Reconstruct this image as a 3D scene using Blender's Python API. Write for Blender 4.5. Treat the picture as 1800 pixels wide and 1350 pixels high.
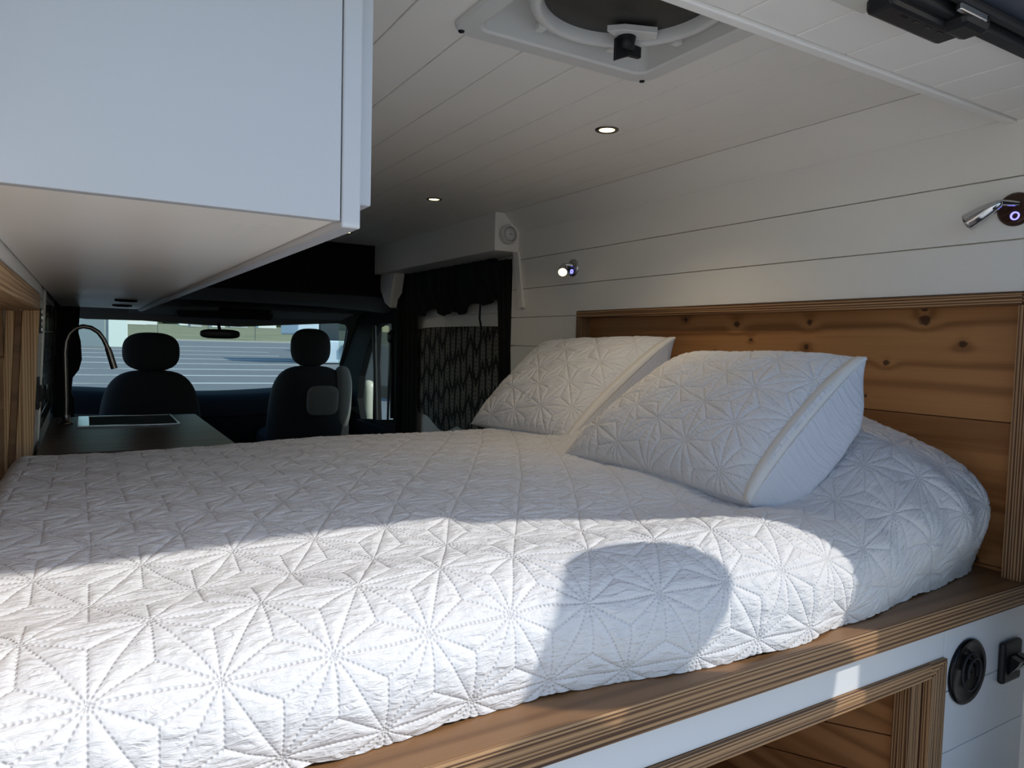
import bpy, bmesh, math, random
import numpy as np
from mathutils import Vector, Matrix
from mathutils import noise as mnoise
random.seed(4)
for o in list(bpy.data.objects): bpy.data.objects.remove(o)
SC = bpy.context.scene; COL = SC.collection
S = 1.15                      # layout unit -> metres
HC = 1.30                     # camera height above the ground, layout units
PI = math.pi

# ------------------------------------------------------------------ camera
yaw, pit, rol, FPX = 0.54056685, 0.05554322, 0.02605085, 1253.02658
f_ = Vector((math.sin(yaw)*math.cos(pit), math.cos(yaw)*math.cos(pit), -math.sin(pit)))
r0 = Vector((math.cos(yaw), -math.sin(yaw), 0)); u0 = r0.cross(f_)
r_ = r0*math.cos(rol)+u0*math.sin(rol); u_ = -r0*math.sin(rol)+u0*math.cos(rol)
cd = bpy.data.cameras.new('camera'); cam = bpy.data.objects.new('camera', cd); COL.objects.link(cam)
cd.sensor_fit = 'HORIZONTAL'; cd.sensor_width = 36; cd.lens = FPX/1800*36; cd.clip_start = .02; cd.clip_end = 2000
M3 = Matrix((r_, u_, -f_)).transposed()
cam.matrix_world = Matrix.Translation((0, 0, HC*S)) @ M3.to_4x4()
SC.camera = cam

# ------------------------------------------------------------------ light
SUN = Vector((-1.1, 1, -1.2)).normalized()          # travel direction
SKY_STRENGTH, SUN_STRENGTH, EXPOSURE = 0.118, 1.44, 1.0
w = bpy.data.worlds.new('sky'); SC.world = w; w.use_nodes = True
wn = w.node_tree; bg = wn.nodes['Background']
sky = wn.nodes.new('ShaderNodeTexSky'); sky.sky_type = 'NISHITA'; sky.sun_disc = False
sky.sun_elevation = math.asin(-SUN.z); sky.sun_rotation = math.atan2(-SUN.x, -SUN.y)
sky.dust_density = 0.6; sky.air_density = 1.0; sky.ozone_density = 1.0
hsv = wn.nodes.new('ShaderNodeHueSaturation'); hsv.inputs['Saturation'].default_value = 1.25
wn.links.new(sky.outputs[0], hsv.inputs['Color']); wn.links.new(hsv.outputs[0], bg.inputs[0]); bg.inputs[1].default_value = SKY_STRENGTH
sl = bpy.data.lights.new('sun', 'SUN'); sl.energy = SUN_STRENGTH; sl.angle = math.radians(.8); sl.color = (1, .95, .87)
so = bpy.data.objects.new('sun', sl); COL.objects.link(so); so.rotation_euler = SUN.to_track_quat('-Z', 'Y').to_euler(); so.location = (3, -6, 9)
vs = SC.view_settings; vs.view_transform = 'Standard'; vs.look = 'None'; vs.gamma = 1; vs.use_curve_mapping = False; vs.exposure = EXPOSURE
SC.cycles.max_bounces = 14; SC.cycles.diffuse_bounces = 8

# ------------------------------------------------------------------ helpers
def W(p): return Vector((p[0]*S, p[1]*S, (p[2]+HC)*S))
def ray(x, y): return r_*((x-900)/FPX)-u_*((y-675)/FPX)+f_
def onX(x, y, X): d = ray(x, y); return d*(X/d.x)
def onY(x, y, Y): d = ray(x, y); return d*(Y/d.y)
def onZ(x, y, Z): d = ray(x, y); return d*(Z/d.z)
GA = math.radians(1.04)
def gz(y, x=0): return -HC+math.tan(GA)*max(y, 0)     # the lot rises slightly ahead of the van

class MB:
    def __init__(s): s.v = []; s.f = []; s.sm = []
    def add(s, v, f, smooth=False):
        n = len(s.v); s.v += [tuple(p) for p in v]; s.f += [tuple(i+n for i in q) for q in f]; s.sm += [smooth]*len(f); return s
    def box(s, x0, x1, y0, y1, z0, z1):
        return s.add([(x, y, z) for x in (x0, x1) for y in (y0, y1) for z in (z0, z1)],
                     [(0, 1, 3, 2), (4, 6, 7, 5), (0, 4, 5, 1), (2, 3, 7, 6), (0, 2, 6, 4), (1, 5, 7, 3)])
    def prism(s, pts, off, smooth=False):
        n = len(pts); off = Vector(off); a = [Vector(p) for p in pts]; b = [p+off for p in a]
        return s.add(a+b, [tuple(range(n))[::-1], tuple(range(n, 2*n))]+[(i, (i+1) % n, n+(i+1) % n, n+i) for i in range(n)], smooth)
    def hexa(s, a, b):    # two quads (lists of four points)
        return s.add(list(a)+list(b), [(3, 2, 1, 0), (4, 5, 6, 7)]+[(i, (i+1) % 4, 4+(i+1) % 4, 4+i) for i in range(4)])
    def tube(s, path, rad, n=12, cap=True):
        path = [Vector(p) for p in path]; rad = rad if hasattr(rad, '__len__') else [rad]*len(path)
        V = []; up = None
        for i, p in enumerate(path):
            t = (path[min(i+1, len(path)-1)]-path[max(i-1, 0)]).normalized()
            if up is None: up = Vector((0, 0, 1)) if abs(t.z) < .9 else Vector((1, 0, 0))
            a = t.cross(up).normalized(); up = a.cross(t).normalized()
            V += [p+(a*math.cos(k*2*PI/n)+up*math.sin(k*2*PI/n))*rad[i] for k in range(n)]
        F = [(i*n+k, i*n+(k+1) % n, (i+1)*n+(k+1) % n, (i+1)*n+k) for i in range(len(path)-1) for k in range(n)]
        s.add(V, F, True)
        if cap: s.add(V[:n], [tuple(range(n))[::-1]]); s.add(V[-n:], [tuple(range(n))])
        return s
    def lathe(s, prof, c, axis, n=28, smooth=True):     # prof: (radius, height along axis)
        ax = Vector(axis).normalized(); a = ax.orthogonal().normalized(); b = ax.cross(a); c = Vector(c)
        V = [c+ax*h+(a*math.cos(k*2*PI/n)+b*math.sin(k*2*PI/n))*max(r, 1e-5) for r, h in prof for k in range(n)]
        F = [(i*n+k, i*n+(k+1) % n, (i+1)*n+(k+1) % n, (i+1)*n+k) for i in range(len(prof)-1) for k in range(n)]
        return s.add(V, F, smooth)
    def build(s, name, m, parent=None, bevel=0, origin=None, seg=2):
        me = bpy.data.meshes.new(name)
        P = [W(p) for p in s.v]
        if parent is not None: o0 = ORG[parent.name]
        elif origin is not None: o0 = W(origin)
        else:
            A = np.array([tuple(p) for p in P]); o0 = Vector(((A[:, 0].min()+A[:, 0].max())/2, (A[:, 1].min()+A[:, 1].max())/2, A[:, 2].min()))
        me.from_pydata([tuple(p-o0) for p in P], [], s.f); me.update()
        me.polygons.foreach_set('use_smooth', s.sm)
        me.materials.append(m)
        bm = bmesh.new(); bm.from_mesh(me); bmesh.ops.recalc_face_normals(bm, faces=bm.faces); bm.to_mesh(me); bm.free()
        o = bpy.data.objects.new(name, me); COL.objects.link(o)
        if parent is not None: o.parent = parent
        else: o.location = o0
        ORG[o.name] = o0
        if bevel:
            b = o.modifiers.new('bevel', 'BEVEL'); b.width = bevel*S; b.segments = seg; b.limit_method = 'ANGLE'; b.angle_limit = .6
        return o
ORG = {}
def tag(o, label=None, cat=None, group=None, kind=None):
    if label: o['label'] = label
    if cat: o['category'] = cat
    if group: o['group'] = group
    if kind: o['kind'] = kind
    return o
def thing(name, p, label=None, cat=None, group=None, kind=None):
    o = bpy.data.objects.new(name, None); COL.objects.link(o); o.location = W(p); o.empty_display_size = .05
    ORG[o.name] = W(p); return tag(o, label, cat, group, kind)
def B(name, m, parent, b, bevel=0): return MB().box(*b).build(name, m, parent, bevel)
def dup(root, dloc, label, parent=None):
    r = root.copy(); COL.objects.link(r)
    if parent is None: r.location = root.location+Vector(dloc)*S
    if label: r['label'] = label
    for ch in list(root.children):
        c = ch.copy(); COL.objects.link(c); c.parent = r
        for g in ch.children:
            d = g.copy(); COL.objects.link(d); d.parent = c
    return r

# ------------------------------------------------------------------ materials
class N:
    def __init__(s, name):
        s.m = bpy.data.materials.new(name); s.m.use_nodes = True; s.t = s.m.node_tree; s.b = s.t.nodes['Principled BSDF']
    def n(s, typ, **k):
        q = s.t.nodes.new('ShaderNode'+typ)
        for a, b in k.items(): setattr(q, a, b)
        return q
    def put(s, sock, v):
        if v is None: return
        if hasattr(v, 'links') or isinstance(v, bpy.types.NodeSocket): s.t.links.new(v, sock)
        else: sock.default_value = v
    def math(s, op, a, b=None, c=None, clamp=False):
        q = s.n('Math', operation=op); q.use_clamp = clamp
        for i, x in enumerate((a, b, c)): s.put(q.inputs[i], x)
        return q.outputs[0]
    def vmath(s, op, a, b=None):
        q = s.n('VectorMath', operation=op); s.put(q.inputs[0], a)
        if b is not None: s.put(q.inputs[1], b)
        return q.outputs['Value'] if op in ('DOT_PRODUCT', 'LENGTH', 'DISTANCE') else q.outputs[0]
    def noise(s, vec, scale, detail=3, rough=.5, dist=0):
        q = s.n('TexNoise'); s.put(q.inputs['Vector'], vec); q.inputs['Scale'].default_value = scale; q.inputs['Detail'].default_value = detail
        q.inputs['Roughness'].default_value = rough; q.inputs['Distortion'].default_value = dist; return q.outputs['Fac']
    def ramp(s, fac, stops):
        q = s.n('ValToRGB'); s.put(q.inputs[0], fac); e = q.color_ramp.elements
        while len(e) < len(stops): e.new(.5)
        for i, (p, c) in enumerate(stops): e[i].position = p; e[i].color = (*c, 1)
        return q.outputs[0]
    def mix(s, fac, a, b, typ='MIX'):
        q = s.n('Mix', data_type='RGBA', blend_type=typ); s.put(q.inputs[0], fac)
        s.put(q.inputs[6], (*a, 1) if isinstance(a, tuple) else a); s.put(q.inputs[7], (*b, 1) if isinstance(b, tuple) else b)
        return q.outputs[2]
    def obj(s): return s.n('TexCoord').outputs['Object']
    def uv(s): return s.n('TexCoord').outputs['UV']
    def rnd(s): return s.n('ObjectInfo').outputs['Random']
    def mapping(s, vec, scale=(1, 1, 1), loc=(0, 0, 0), rot=(0, 0, 0)):
        q = s.n('Mapping'); s.put(q.inputs[0], vec); s.put(q.inputs['Scale'], scale); s.put(q.inputs['Location'], loc); s.put(q.inputs['Rotation'], rot); return q.outputs[0]
    def bump(s, h, strength=.3, dist=.01, nrm=None):
        q = s.n('Bump'); s.put(q.inputs['Height'], h); q.inputs['Strength'].default_value = strength; q.inputs['Distance'].default_value = dist
        if nrm: s.put(q.inputs['Normal'], nrm)
        return q.outputs[0]
    def fin(s, col=None, rough=None, metal=None, nrm=None, spec=None, **k):
        b = s.b
        if col is not None: s.put(b.inputs['Base Color'], (*col, 1) if isinstance(col, tuple) and len(col) == 3 else col)
        s.put(b.inputs['Roughness'], rough); s.put(b.inputs['Metallic'], metal)
        if nrm is not None: s.put(b.inputs['Normal'], nrm)
        if spec is not None: s.put(b.inputs['Specular IOR Level'], spec)
        for a, v in k.items(): s.put(b.inputs[a.replace('_', ' ')], v)
        return s.m

def paint(name, col, rough=.45, bump=.08, sc=220):
    n = N(name); h = n.noise(n.obj(), sc, 2); c = n.noise(n.obj(), 2.5, 3)
    cc = n.mix(c, tuple(x*.96 for x in col), tuple(min(1, x*1.03) for x in col))
    return n.fin(cc, rough, nrm=n.bump(h, bump, .002))
def plain(name, col, rough=.5, metal=0., spec=None, **k):
    n = N(name); c = n.noise(n.obj(), 30, 3)
    return n.fin(n.mix(c, tuple(x*.9 for x in col), tuple(min(1, x*1.08) for x in col)), rough, metal, spec=spec, **k)
def emit(name, col, st):
    n = N(name); c = n.noise(n.obj(), 80, 2); return n.fin(col, .4, Emission_Color=(*col, 1), Emission_Strength=st)
AX = {'x': (.035, 1, 1), 'y': (1, .035, 1), 'z': (1, 1, .035)}
RIBF = 8.0
def wood(name, axis, dark, mid, light, freq=110, ribs=.5, rough=.45, knots=None, relief=.25):
    n = N(name); o = n.obj(); rr = n.rnd()
    off = n.n('CombineXYZ'); 
    for i in range(3): n.put(off.inputs[i], n.math('MULTIPLY', rr, (3.1, 5.7, 7.3)[i]))
    o1 = n.vmath('ADD', o, off.outputs[0])
    warp = None; kn = None; ring = None
    if knots:
        geo = n.n('NewGeometry').outputs['Position']
        nz = n.math('MULTIPLY', n.math('SUBTRACT', n.noise(n.n('NewGeometry').outputs['Position'], 90, 2), .5), 1.1)
        for (p, r) in knots:
            r = r*.72
            q = W(p); d = n.mapping(geo, (1, 1, 1), (-q.x, -q.y, -q.z)); d = n.mapping(d, (.05, .85/r, 1/r) if axis == 'y' else (1/r,)*3)
            ln = n.math('ADD', n.vmath('LENGTH', d), nz)
            k = n.math('SUBTRACT', 1.0, n.math('MULTIPLY', n.math('SUBTRACT', ln, .75), 2.2), clamp=True)
            wv = n.math('EXPONENT', n.math('MULTIPLY', n.math('MULTIPLY', ln, ln), -.10))
            kn = k if kn is None else n.math('MAXIMUM', kn, k); warp = wv if warp is None else n.math('ADD', warp, wv)
    v = n.mapping(o1, AX[axis])
    big = n.noise(v, 9, 3, .55, .3)
    fine = n.noise(n.mapping(o1, tuple(q*(.25 if q < 1 else 1) for q in AX[axis])), 420, 3, .6)
    ph = n.math('MULTIPLY', big, 26.0)
    if warp: ph = n.math('ADD', ph, n.math('MULTIPLY', warp, 3.4))
    sep = n.n('SeparateXYZ'); n.put(sep.inputs[0], o1)
    sm = None
    for i, a in enumerate('xyz'):
        if a != axis:
            t = n.math('MULTIPLY', sep.outputs[i], freq*(1.0 if a != 'z' else .8)); sm = t if sm is None else n.math('ADD', sm, t)
    sine = n.math('SINE', n.math('ADD', n.math('MULTIPLY', sm, RIBF if ribs > .55 else 3.0), ph))
    st = n.math('MULTIPLY_ADD', sine, .5, .5)
    if ribs > .55:
        rn = n.noise(n.mapping(o1, tuple(q*(.12 if q < 1 else 1) for q in AX[axis])), 330, 2, .5)
        sine = n.math('SINE', n.math('ADD', n.math('ADD', n.math('MULTIPLY', sm, RIBF), ph), n.math('MULTIPLY', n.noise(n.mapping(o1, tuple(q*(.2 if q < 1 else 1) for q in AX[axis])), 120, 2, .5), 9.0)))
        st = n.math('MULTIPLY_ADD', sine, .5, .5); st = n.math('MULTIPLY', st, n.math('MULTIPLY_ADD', rn, 2.4, -.55, clamp=True)); st = n.math('MULTIPLY', st, 1.5, clamp=True)
    else: st = n.math('POWER', st, 1.6)
    g = n.math('ADD', n.math('MULTIPLY', st, ribs), n.math('MULTIPLY', n.math('ADD', n.math('MULTIPLY', big, .6), n.math('MULTIPLY', fine, .4)), 1-ribs))
    c = n.ramp(g, [(.12, light), (.5, mid), (.88, dark)])
    tone = n.math('MULTIPLY_ADD', rr, .24, .88)
    hs = n.n('HueSaturation'); n.put(hs.inputs['Value'], tone); n.put(hs.inputs['Color'], c); c = hs.outputs[0]
    if kn is not None: c = n.mix(n.math('MULTIPLY', kn, .85), c, (.035, .014, .006))
    return n.fin(c, rough, nrm=n.bump(g, relief, .0012))

WHITE = paint('white_paint', (.93, .905, .85))
WHITEC = paint('white_ceiling_paint', (.93, .905, .85), .5)
CABW = paint('cabinet_shaded_white', (.47, .485, .505), .32, .05)  # darker and bluer than the underside; skylit shade put into the paint
def cab_under():
    n = N('cabinet_underside'); o = n.obj(); g = n.noise(n.mapping(o, (60, 3, 3)), 2.2, 4, .6); b = n.noise(n.mapping(o, (3, .8, 1)), 1.6, 3)
    c = n.mix(b, (.90, .86, .78), (.94, .91, .84)); sc = n.noise(n.mapping(o, (9, 30, 1), rot=(0, 0, .3)), 1.0, 5, .7)
    c = n.mix(n.math('MULTIPLY', n.math('SUBTRACT', sc, .70, clamp=True), 2.2), c, (.9, .88, .86))
    return n.fin(c, n.math('MULTIPLY_ADD', b, .2, .2), nrm=n.bump(g, .05, .002))
UNDER = cab_under()
TR = ((.065, .026, .010), (.24, .125, .055), (.44, .26, .125))
TRX, TRY, TRZ = [wood('fir_trim_'+a, a, *TR, freq=150, ribs=.75, rough=.5, relief=.6) for a in 'xyz']
TLX, TLY, TLZ = [wood('pale_fir_'+a, a, (.34, .17, .07), (.62, .40, .20), (.76, .54, .31), freq=120, ribs=.6, rough=.5, relief=.5) for a in 'xyz']
HBK = [((1.467, 1.496, .083), .010), ((1.467, 1.309, .068), .013), ((1.467, 1.261, .028), .007), ((1.467, 1.09, .070), .011), ((1.467, 1.096, .011), .010), ((1.467, 1.38, -.007), .006),
       ((1.467, .82, .070), .016), ((1.467, .744, .023), .011), ((1.467, .897, -.018), .010), ((1.467, .94, -.092), .005), ((1.467, .822, .094), .009), ((1.467, .70, -.388), .012)]
HB = wood('cedar_planks', 'y', (.17, .065, .020), (.38, .175, .062), (.56, .29, .115), freq=24, ribs=.34, rough=.42, knots=HBK)
LEDGE = wood('ledge_board', 'x', (.10, .045, .018), (.22, .11, .045), (.30, .165, .075), freq=22, ribs=.25, rough=.42)
CUB = wood('cubby_boards', 'y', (.20, .085, .03), (.38, .18, .07), (.48, .25, .11), freq=26, ribs=.45)
CUBX = wood('cubby_boards_x', 'x', (.20, .085, .03), (.38, .18, .07), (.48, .25, .11), freq=26, ribs=.45)
CTOP = wood('dark_counter', 'x', (.035, .018, .012), (.085, .045, .028), (.13, .07, .045), freq=18, ribs=.3, rough=.42)
BLK = plain('black_plastic', (.010, .010, .012), .42, spec=.35); BLKG = plain('gloss_black', (.004, .004, .005), .18, spec=.3)
RUB = plain('black_rubber', (.015, .016, .018), .6); CHR = plain('chrome', (.62, .63, .65), .08, 1.); STEEL = plain('stainless', (.55, .56, .58), .25, 1.)
DKM = plain('brushed_dark_nickel', (.22, .20, .19), .3, 1.)
CABIN = plain('cab_dark_grey', (.012, .0125, .013), .85, spec=.15); CABG = plain('cab_headliner', (.11, .11, .105), .85)
SEATF = plain('seat_charcoal_fabric', (.022, .023, .027), .9); SEATLIT = plain('seat_sunlit_fabric', (.20, .205, .20), .9)  # the grey is sunlight on the passenger seat, put into the fabric colour
SHELL = plain('van_body_blue_grey', (.06, .075, .10), .35); VENTW = paint('vent_plastic', (.72, .72, .69), .38, .03)
BROWNG = plain('brown_gloss', (.045, .018, .010), .1)
CURT = plain('black_curtain', (.006, .006, .007), .95)
WARM = emit('warm_lamp', (1, .82, .42), 1.6); WARMD = emit('warm_lamp_dim', (1, .80, .42), 2.2); BLUE = emit('blue_ring', (.18, .17, 1), 1.5)

def asa(n, p, a):   # stitched star pattern: returns (distance to nearest stitch line, dashed groove)
    h = a*math.sqrt(3)/2; best = None; gro = None
    for k in range(6):
        ang = math.radians(k*30); nd = (-math.sin(ang), math.cos(ang), 0); td = (math.cos(ang), math.sin(ang), 0)
        sp = h if k % 2 == 0 else a/2
        q = n.math('DIVIDE', n.vmath('DOT_PRODUCT', p, nd), sp); m = n.math('ROUND', q)
        d = n.math('MULTIPLY', n.math('ABSOLUTE', n.math('SUBTRACT', q, m)), sp)
        al = n.vmath('DOT_PRODUCT', p, td)
        if k % 2:
            odd = n.math('MODULO', n.math('ABSOLUTE', m), 2.0)
            g = n.math('FRACT', n.math('DIVIDE', n.math('SUBTRACT', al, n.math('MULTIPLY', odd, h)), 2*h))
            off = n.math('SUBTRACT', n.math('ABSOLUTE', n.math('SUBTRACT', g, .5)), 1/6)     # <0 : not stitched
            d = n.math('ADD', d, n.math('MULTIPLY', n.math('LESS_THAN', off, 0.0), 1.0))
        dash = n.math('MULTIPLY_ADD', n.math('SINE', n.math('MULTIPLY', al, 2*PI/.0062)), .42, .58)
        gr = n.math('MULTIPLY', n.math('SUBTRACT', 1.0, n.math('DIVIDE', d, .0022), clamp=True), dash)
        best = d if best is None else n.math('MINIMUM', best, d); gro = gr if gro is None else n.math('MAXIMUM', gro, gr)
    return best, gro
def cloth(name, quilted, col=(.74, .74, .75), wr=.55):
    n = N(name); p = n.uv()
    w1 = n.noise(n.mapping(p, (38, 120, 1)), 1.0, 3, .55, .6); w2 = n.noise(p, 60, 3, .55, .4); wv = n.noise(p, 900, 2)
    h = n.math('ADD', n.math('MULTIPLY', n.math('SUBTRACT', w1, .5), .012*wr), n.math('MULTIPLY', n.math('SUBTRACT', w2, .5), .005*wr)); h = n.math('ADD', h, n.math('MULTIPLY', wv, .00012))
    if quilted:
        d, g = asa(n, p, .115)
        fade = n.math('MULTIPLY_ADD', n.math('MULTIPLY', d, 90.0, clamp=True), .8, .2)
        h = n.math('MULTIPLY', h, fade)
        h = n.math('SUBTRACT', h, n.math('MULTIPLY', g, .0016))
    return n.fin(col, .85, nrm=n.bump(h, 1.0, 1.0), Sheen_Weight=.15)
QUILT = cloth('quilted_white_cotton', True); PLAINW = cloth('plain_white_cotton', False, (.72, .74, .79), .3)
HEMW = cloth('white_hem', False, (.78, .77, .74), .3)

# ================================================================== SETTING
def planks(parent, mat, specs, bevel=.0012):
    for b in specs: B('plank', mat, parent, b, bevel)
ZC = .494; ZH = .422; XW = 1.43; YP = .605
# ceiling
ce = MB().box(-.30, .515, .66, 3.62, ZC+.012, ZC+.03).box(.515, .865, 1.015, 3.62, ZC+.012, ZC+.03).box(.865, 1.372, .66, 3.62, ZC+.012, ZC+.03).build('ceiling', WHITEC); tag(ce, kind='structure')
gx = [-.26, -.15, -.04, .088, .197, .307, .417, .527, .638, .748, .858, .967, 1.077, 1.188, 1.298, 1.362]
for a, b in zip(gx, gx[1:]):
    hole = a < .84 and b > .53
    if hole:
        B('plank', WHITEC, ce, (a+.0012, b-.0012, 1.018, 3.6, ZC, ZC+.012), .0016); B('plank', WHITEC, ce, (a+.0012, b-.0012, .665, .70, ZC, ZC+.012), .0016)
    else: B('plank', WHITEC, ce, (a+.0012, b-.0012, .665, 3.6, ZC, ZC+.012), .0016)
# rear header (lower strip of ceiling above the rear doors)
hd = MB().box(-.30, 1.56, .345, .668, ZH+.012, ZC+.03).build('trim_1', WHITEC); tag(hd, kind='structure')
hx = [-.26, -.15, -.04, .07, .18, .29, .40, .50, .60, .71, .818, .929, 1.04, 1.149, 1.252, 1.365, 1.475, 1.56]
for a, b in zip(hx, hx[1:]): B('plank', WHITEC, hd, (a+.0014, b-.0014, .505, .652, ZH, ZH+.012), .0018)
B('edge_strip', WHITEC, hd, (-.30, 1.50, .6555, .672, ZH-.004, ZC+.02), .002)
# sloped strip + right wall
sp = MB().hexa([(1.362, .66, ZC), (1.434, .66, .4255), (1.434, 2.45, .4255), (1.362, 2.45, ZC)], [(1.372, .66, ZC+.01), (1.442, .66, .437), (1.442, 2.45, .437), (1.372, 2.45, ZC+.01)]).build('trim_2', WHITE); tag(sp, kind='structure')
wr = MB().box(1.442, 1.46, .30, 2.42, .118, .45).box(1.442, 1.46, 1.975, 2.42, -.87, .118).box(1.50, 1.53, .60, 1.99, -.87, .14).build('wall_right', WHITE); tag(wr, kind='structure')
zz = [.4285, .323, .211, .103, -.005, -.115, -.225, -.335, -.445]
for a, b in zip(zz[1:], zz):
    if a > .11: B('plank', WHITE, wr, (XW, 1.442, .50, 2.402, a+.0012, b-.0012), .0012)
    else: B('plank', WHITE, wr, (XW, 1.442, 1.972, 2.402, a+.0012, min(b, .4255)-.0012), .0012)
B('plank', WHITE, wr, (XW, 1.442, .50, 1.972, .118, .2098), .0012)
# panel right of the storage opening turning to the back of the van
wj = MB().box(1.478, 1.53, .30, .62, -.87, -.425).build('trim_3', WHITE); tag(wj, kind='structure')
# left wall (leans out slightly towards the floor)
wl = thing('wall_left', (-.10, 2, -.8), kind='structure')
def lx(z): return -.092-.049*(.08-z)
for a, b in zip(zz[1:]+[-.56], zz[:1]+zz[1:]):
    a2, b2 = a+.0012-.02, b-.0012-.02
    MB().hexa([(lx(a2), 1.968, a2), (lx(b2), 1.968, b2), (lx(b2), 2.262, b2), (lx(a2), 2.262, a2)], [(lx(a2)-.012, 1.968, a2), (lx(b2)-.012, 1.968, b2), (lx(b2)-.012, 2.262, b2), (lx(a2)-.012, 2.262, a2)]).build('plank', WHITE, wl, .0012)
for (y0, y1, z0, z1) in ((.30, 1.99, .083, .62), (1.95, 3.5, -.87, .62)):
    MB().hexa([(lx(z0)-.013, y0, z0), (lx(z1)-.013, y0, z1), (lx(z1)-.013, y1, z1), (lx(z0)-.013, y1, z0)], [(lx(z0)-.16, y0, z0), (lx(z1)-.16, y0, z1), (lx(z1)-.16, y1, z1), (lx(z0)-.16, y1, z0)]).build('wall_backing', WHITE, wl)
B('plank', WHITE, wl, (-.105, -.0855, .50, 1.99, .087, .2), .0012)
MB().box(-.30, -.24, .3, 1.99, -.87, .2).build('wall_backing', WHITE, wl)
MB().hexa([(lx(-.5)+.004, 2.264, -.5), (lx(.3)+.004, 2.264, .3), (lx(.3)+.004, 2.285, .3), (lx(-.5)+.004, 2.285, -.5)], [(lx(-.5)-.02, 2.264, -.5), (lx(.3)-.02, 2.264, .3), (lx(.3)-.02, 2.285, .3), (lx(-.5)-.02, 2.285, -.5)]).build('corner_strip', WHITE, wl, .002)
# floor, roof shell, ground
fl = MB().box(-.30, 1.56, .30, 5.1, -.90, -.87).build('floor', plain('floor_vinyl', (.16, .14, .12), .6)); tag(fl, kind='structure')
rf = MB().box(-.34, 1.62, .345, 4.35, .60, .63).box(-.34, 1.62, .345, .50, ZH+.006, .60).box(-.34, -.30, .345, 3.6, -.95, .6).box(1.58, 1.62, .345, 3.6, -.95, .6).build('trim_4', SHELL); tag(rf, kind='structure')
jb = MB()
arc_ = [(1.09+.20*math.sin(a), .31, ZH-.20+.20*math.cos(a)) for a in np.linspace(0, PI/2, 12)]
jb.prism([(1.09, .31, ZH+.03)]+arc_+[(1.29, .31, -.95), (1.58, .31, -.95), (1.58, .31, ZH+.03)], (0, .035, 0))
jo = jb.build('trim_12', SHELL); tag(jo, kind='structure')
# rear door opening: rubber seal and painted door frame
sealm = MB()
sealm.box(-.30, 1.50, .489, .508, ZH-.012, ZH+.006).box(-.30, 1.50, .470, .482, ZH-.006, ZH+.006)
sl_ = sealm.build('trim_5', RUB, None, .004, seg=3); tag(sl_, kind='structure')

def asphalt():
    n = N('asphalt'); o = n.obj(); a = n.noise(o, 1.2, 4); b = n.noise(o, 90, 3)
    c = n.mix(a, (.20, .205, .205), (.26, .265, .26)); c = n.mix(n.math('MULTIPLY', b, .35), c, (.26, .26, .25)); return n.fin(c, .85, nrm=n.bump(b, .4, .01))
GR = thing('ground', (0, 0, -HC), kind='structure')
MB().add([(-60, -60, -HC), (90, -60, -HC), (90, 0, -HC), (-60, 0, -HC), (90, 57, gz(57)), (-60, 50, gz(50))], [(0, 1, 2, 3), (3, 2, 4, 5)]).build('asphalt_lot', asphalt(), GR)
MB().box(-9, 11, -14, .05, -HC-.01, -HC+.006).build('bounce_apron', paint('bounce_pale', (.72, .69, .63), .8, .3, 40), GR)  # added pale slab out of view, bounces sun up onto the ceiling
STR = plain('white_line_paint', (.62, .63, .60), .7)
def stripe(p, q, wd):
    p, q = Vector(p), Vector(q); d = (q-p).normalized(); s = Vector((-d.y, d.x))*wd/2
    pts = [p+s, q+s, q-s, p-s]; MB().add([(a.x, a.y, gz(a.y)+.006) for a in pts]+[(a.x, a.y, gz(a.y)-.004) for a in pts], [(0, 1, 2, 3), (4, 5, 6, 7), (0, 1, 5, 4), (1, 2, 6, 5), (2, 3, 7, 6), (3, 0, 4, 7)]).build('parking_line', STR, GR)
for k, yy in enumerate([14.3, 16.4, 18.8, 21.3, 24.2, 27.4, 31.0, 35.0]):
    stripe((-1.2, yy*1.02), (3.6+.18*yy*.6, yy*.985), .24)
    if k < 4: stripe((-3, yy*1.045), (1.6, yy*1.0), .24)
stripe((3, 41), (10, 41.5), .4)
def grassm():
    n = N('dry_grass'); o = n.obj(); a = n.noise(n.mapping(o, (.15, .5, 1)), 1., 5, .6); b = n.noise(o, 6, 4)
    c = n.ramp(a, [(.3, (.15, .16, .07)), (.5, (.32, .29, .15)), (.7, (.46, .41, .25))]); return n.fin(n.mix(n.math('MULTIPLY', b, .3), c, (.2, .24, .1)), .95)
gl = MB().add([(-60, 50, gz(50)+.01), (90, 57, gz(57)+.01), (290, 400, -9), (130, 400, 6.1), (-160, 400, 5.2)], [(0, 1, 2, 3, 4)]).build('grass_field', grassm()); tag(gl, 'dry green and tan grass field beyond the parking lot', 'grass', kind='stuff')
kb = MB().prism([(-60, 49.6, gz(49.6)), (90, 56.6, gz(56.6)), (90, 57.1, gz(56.6)), (-60, 50.1, gz(49.6))], (0, 0, .12)).build('kerb', plain('concrete', (.42, .42, .38), .8)); tag(kb, 'long low concrete kerb along the far edge of the parking lot', 'kerb')

# ================================================================== BED PLATFORM
bp = thing('bed_platform', (.67, .62, -.87), 'pine bed platform with wooden ledge and white front holding an open storage cubby', 'bed')
B('ledge_board', LEDGE, bp, (-.10, 1.465, .596, .80, -.418, -.40), .0015)
B('nosing', TRX, bp, (-.10, 1.478, .590, .5955, -.436, -.3995), .0012); B('nosing', TRX, bp, (-.10, 1.478, .5955, .604, -.436, -.419), .001)
B('slat_base', LEDGE, bp, (-.10, 1.465, .80, 1.86, -.425, -.405))
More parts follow.
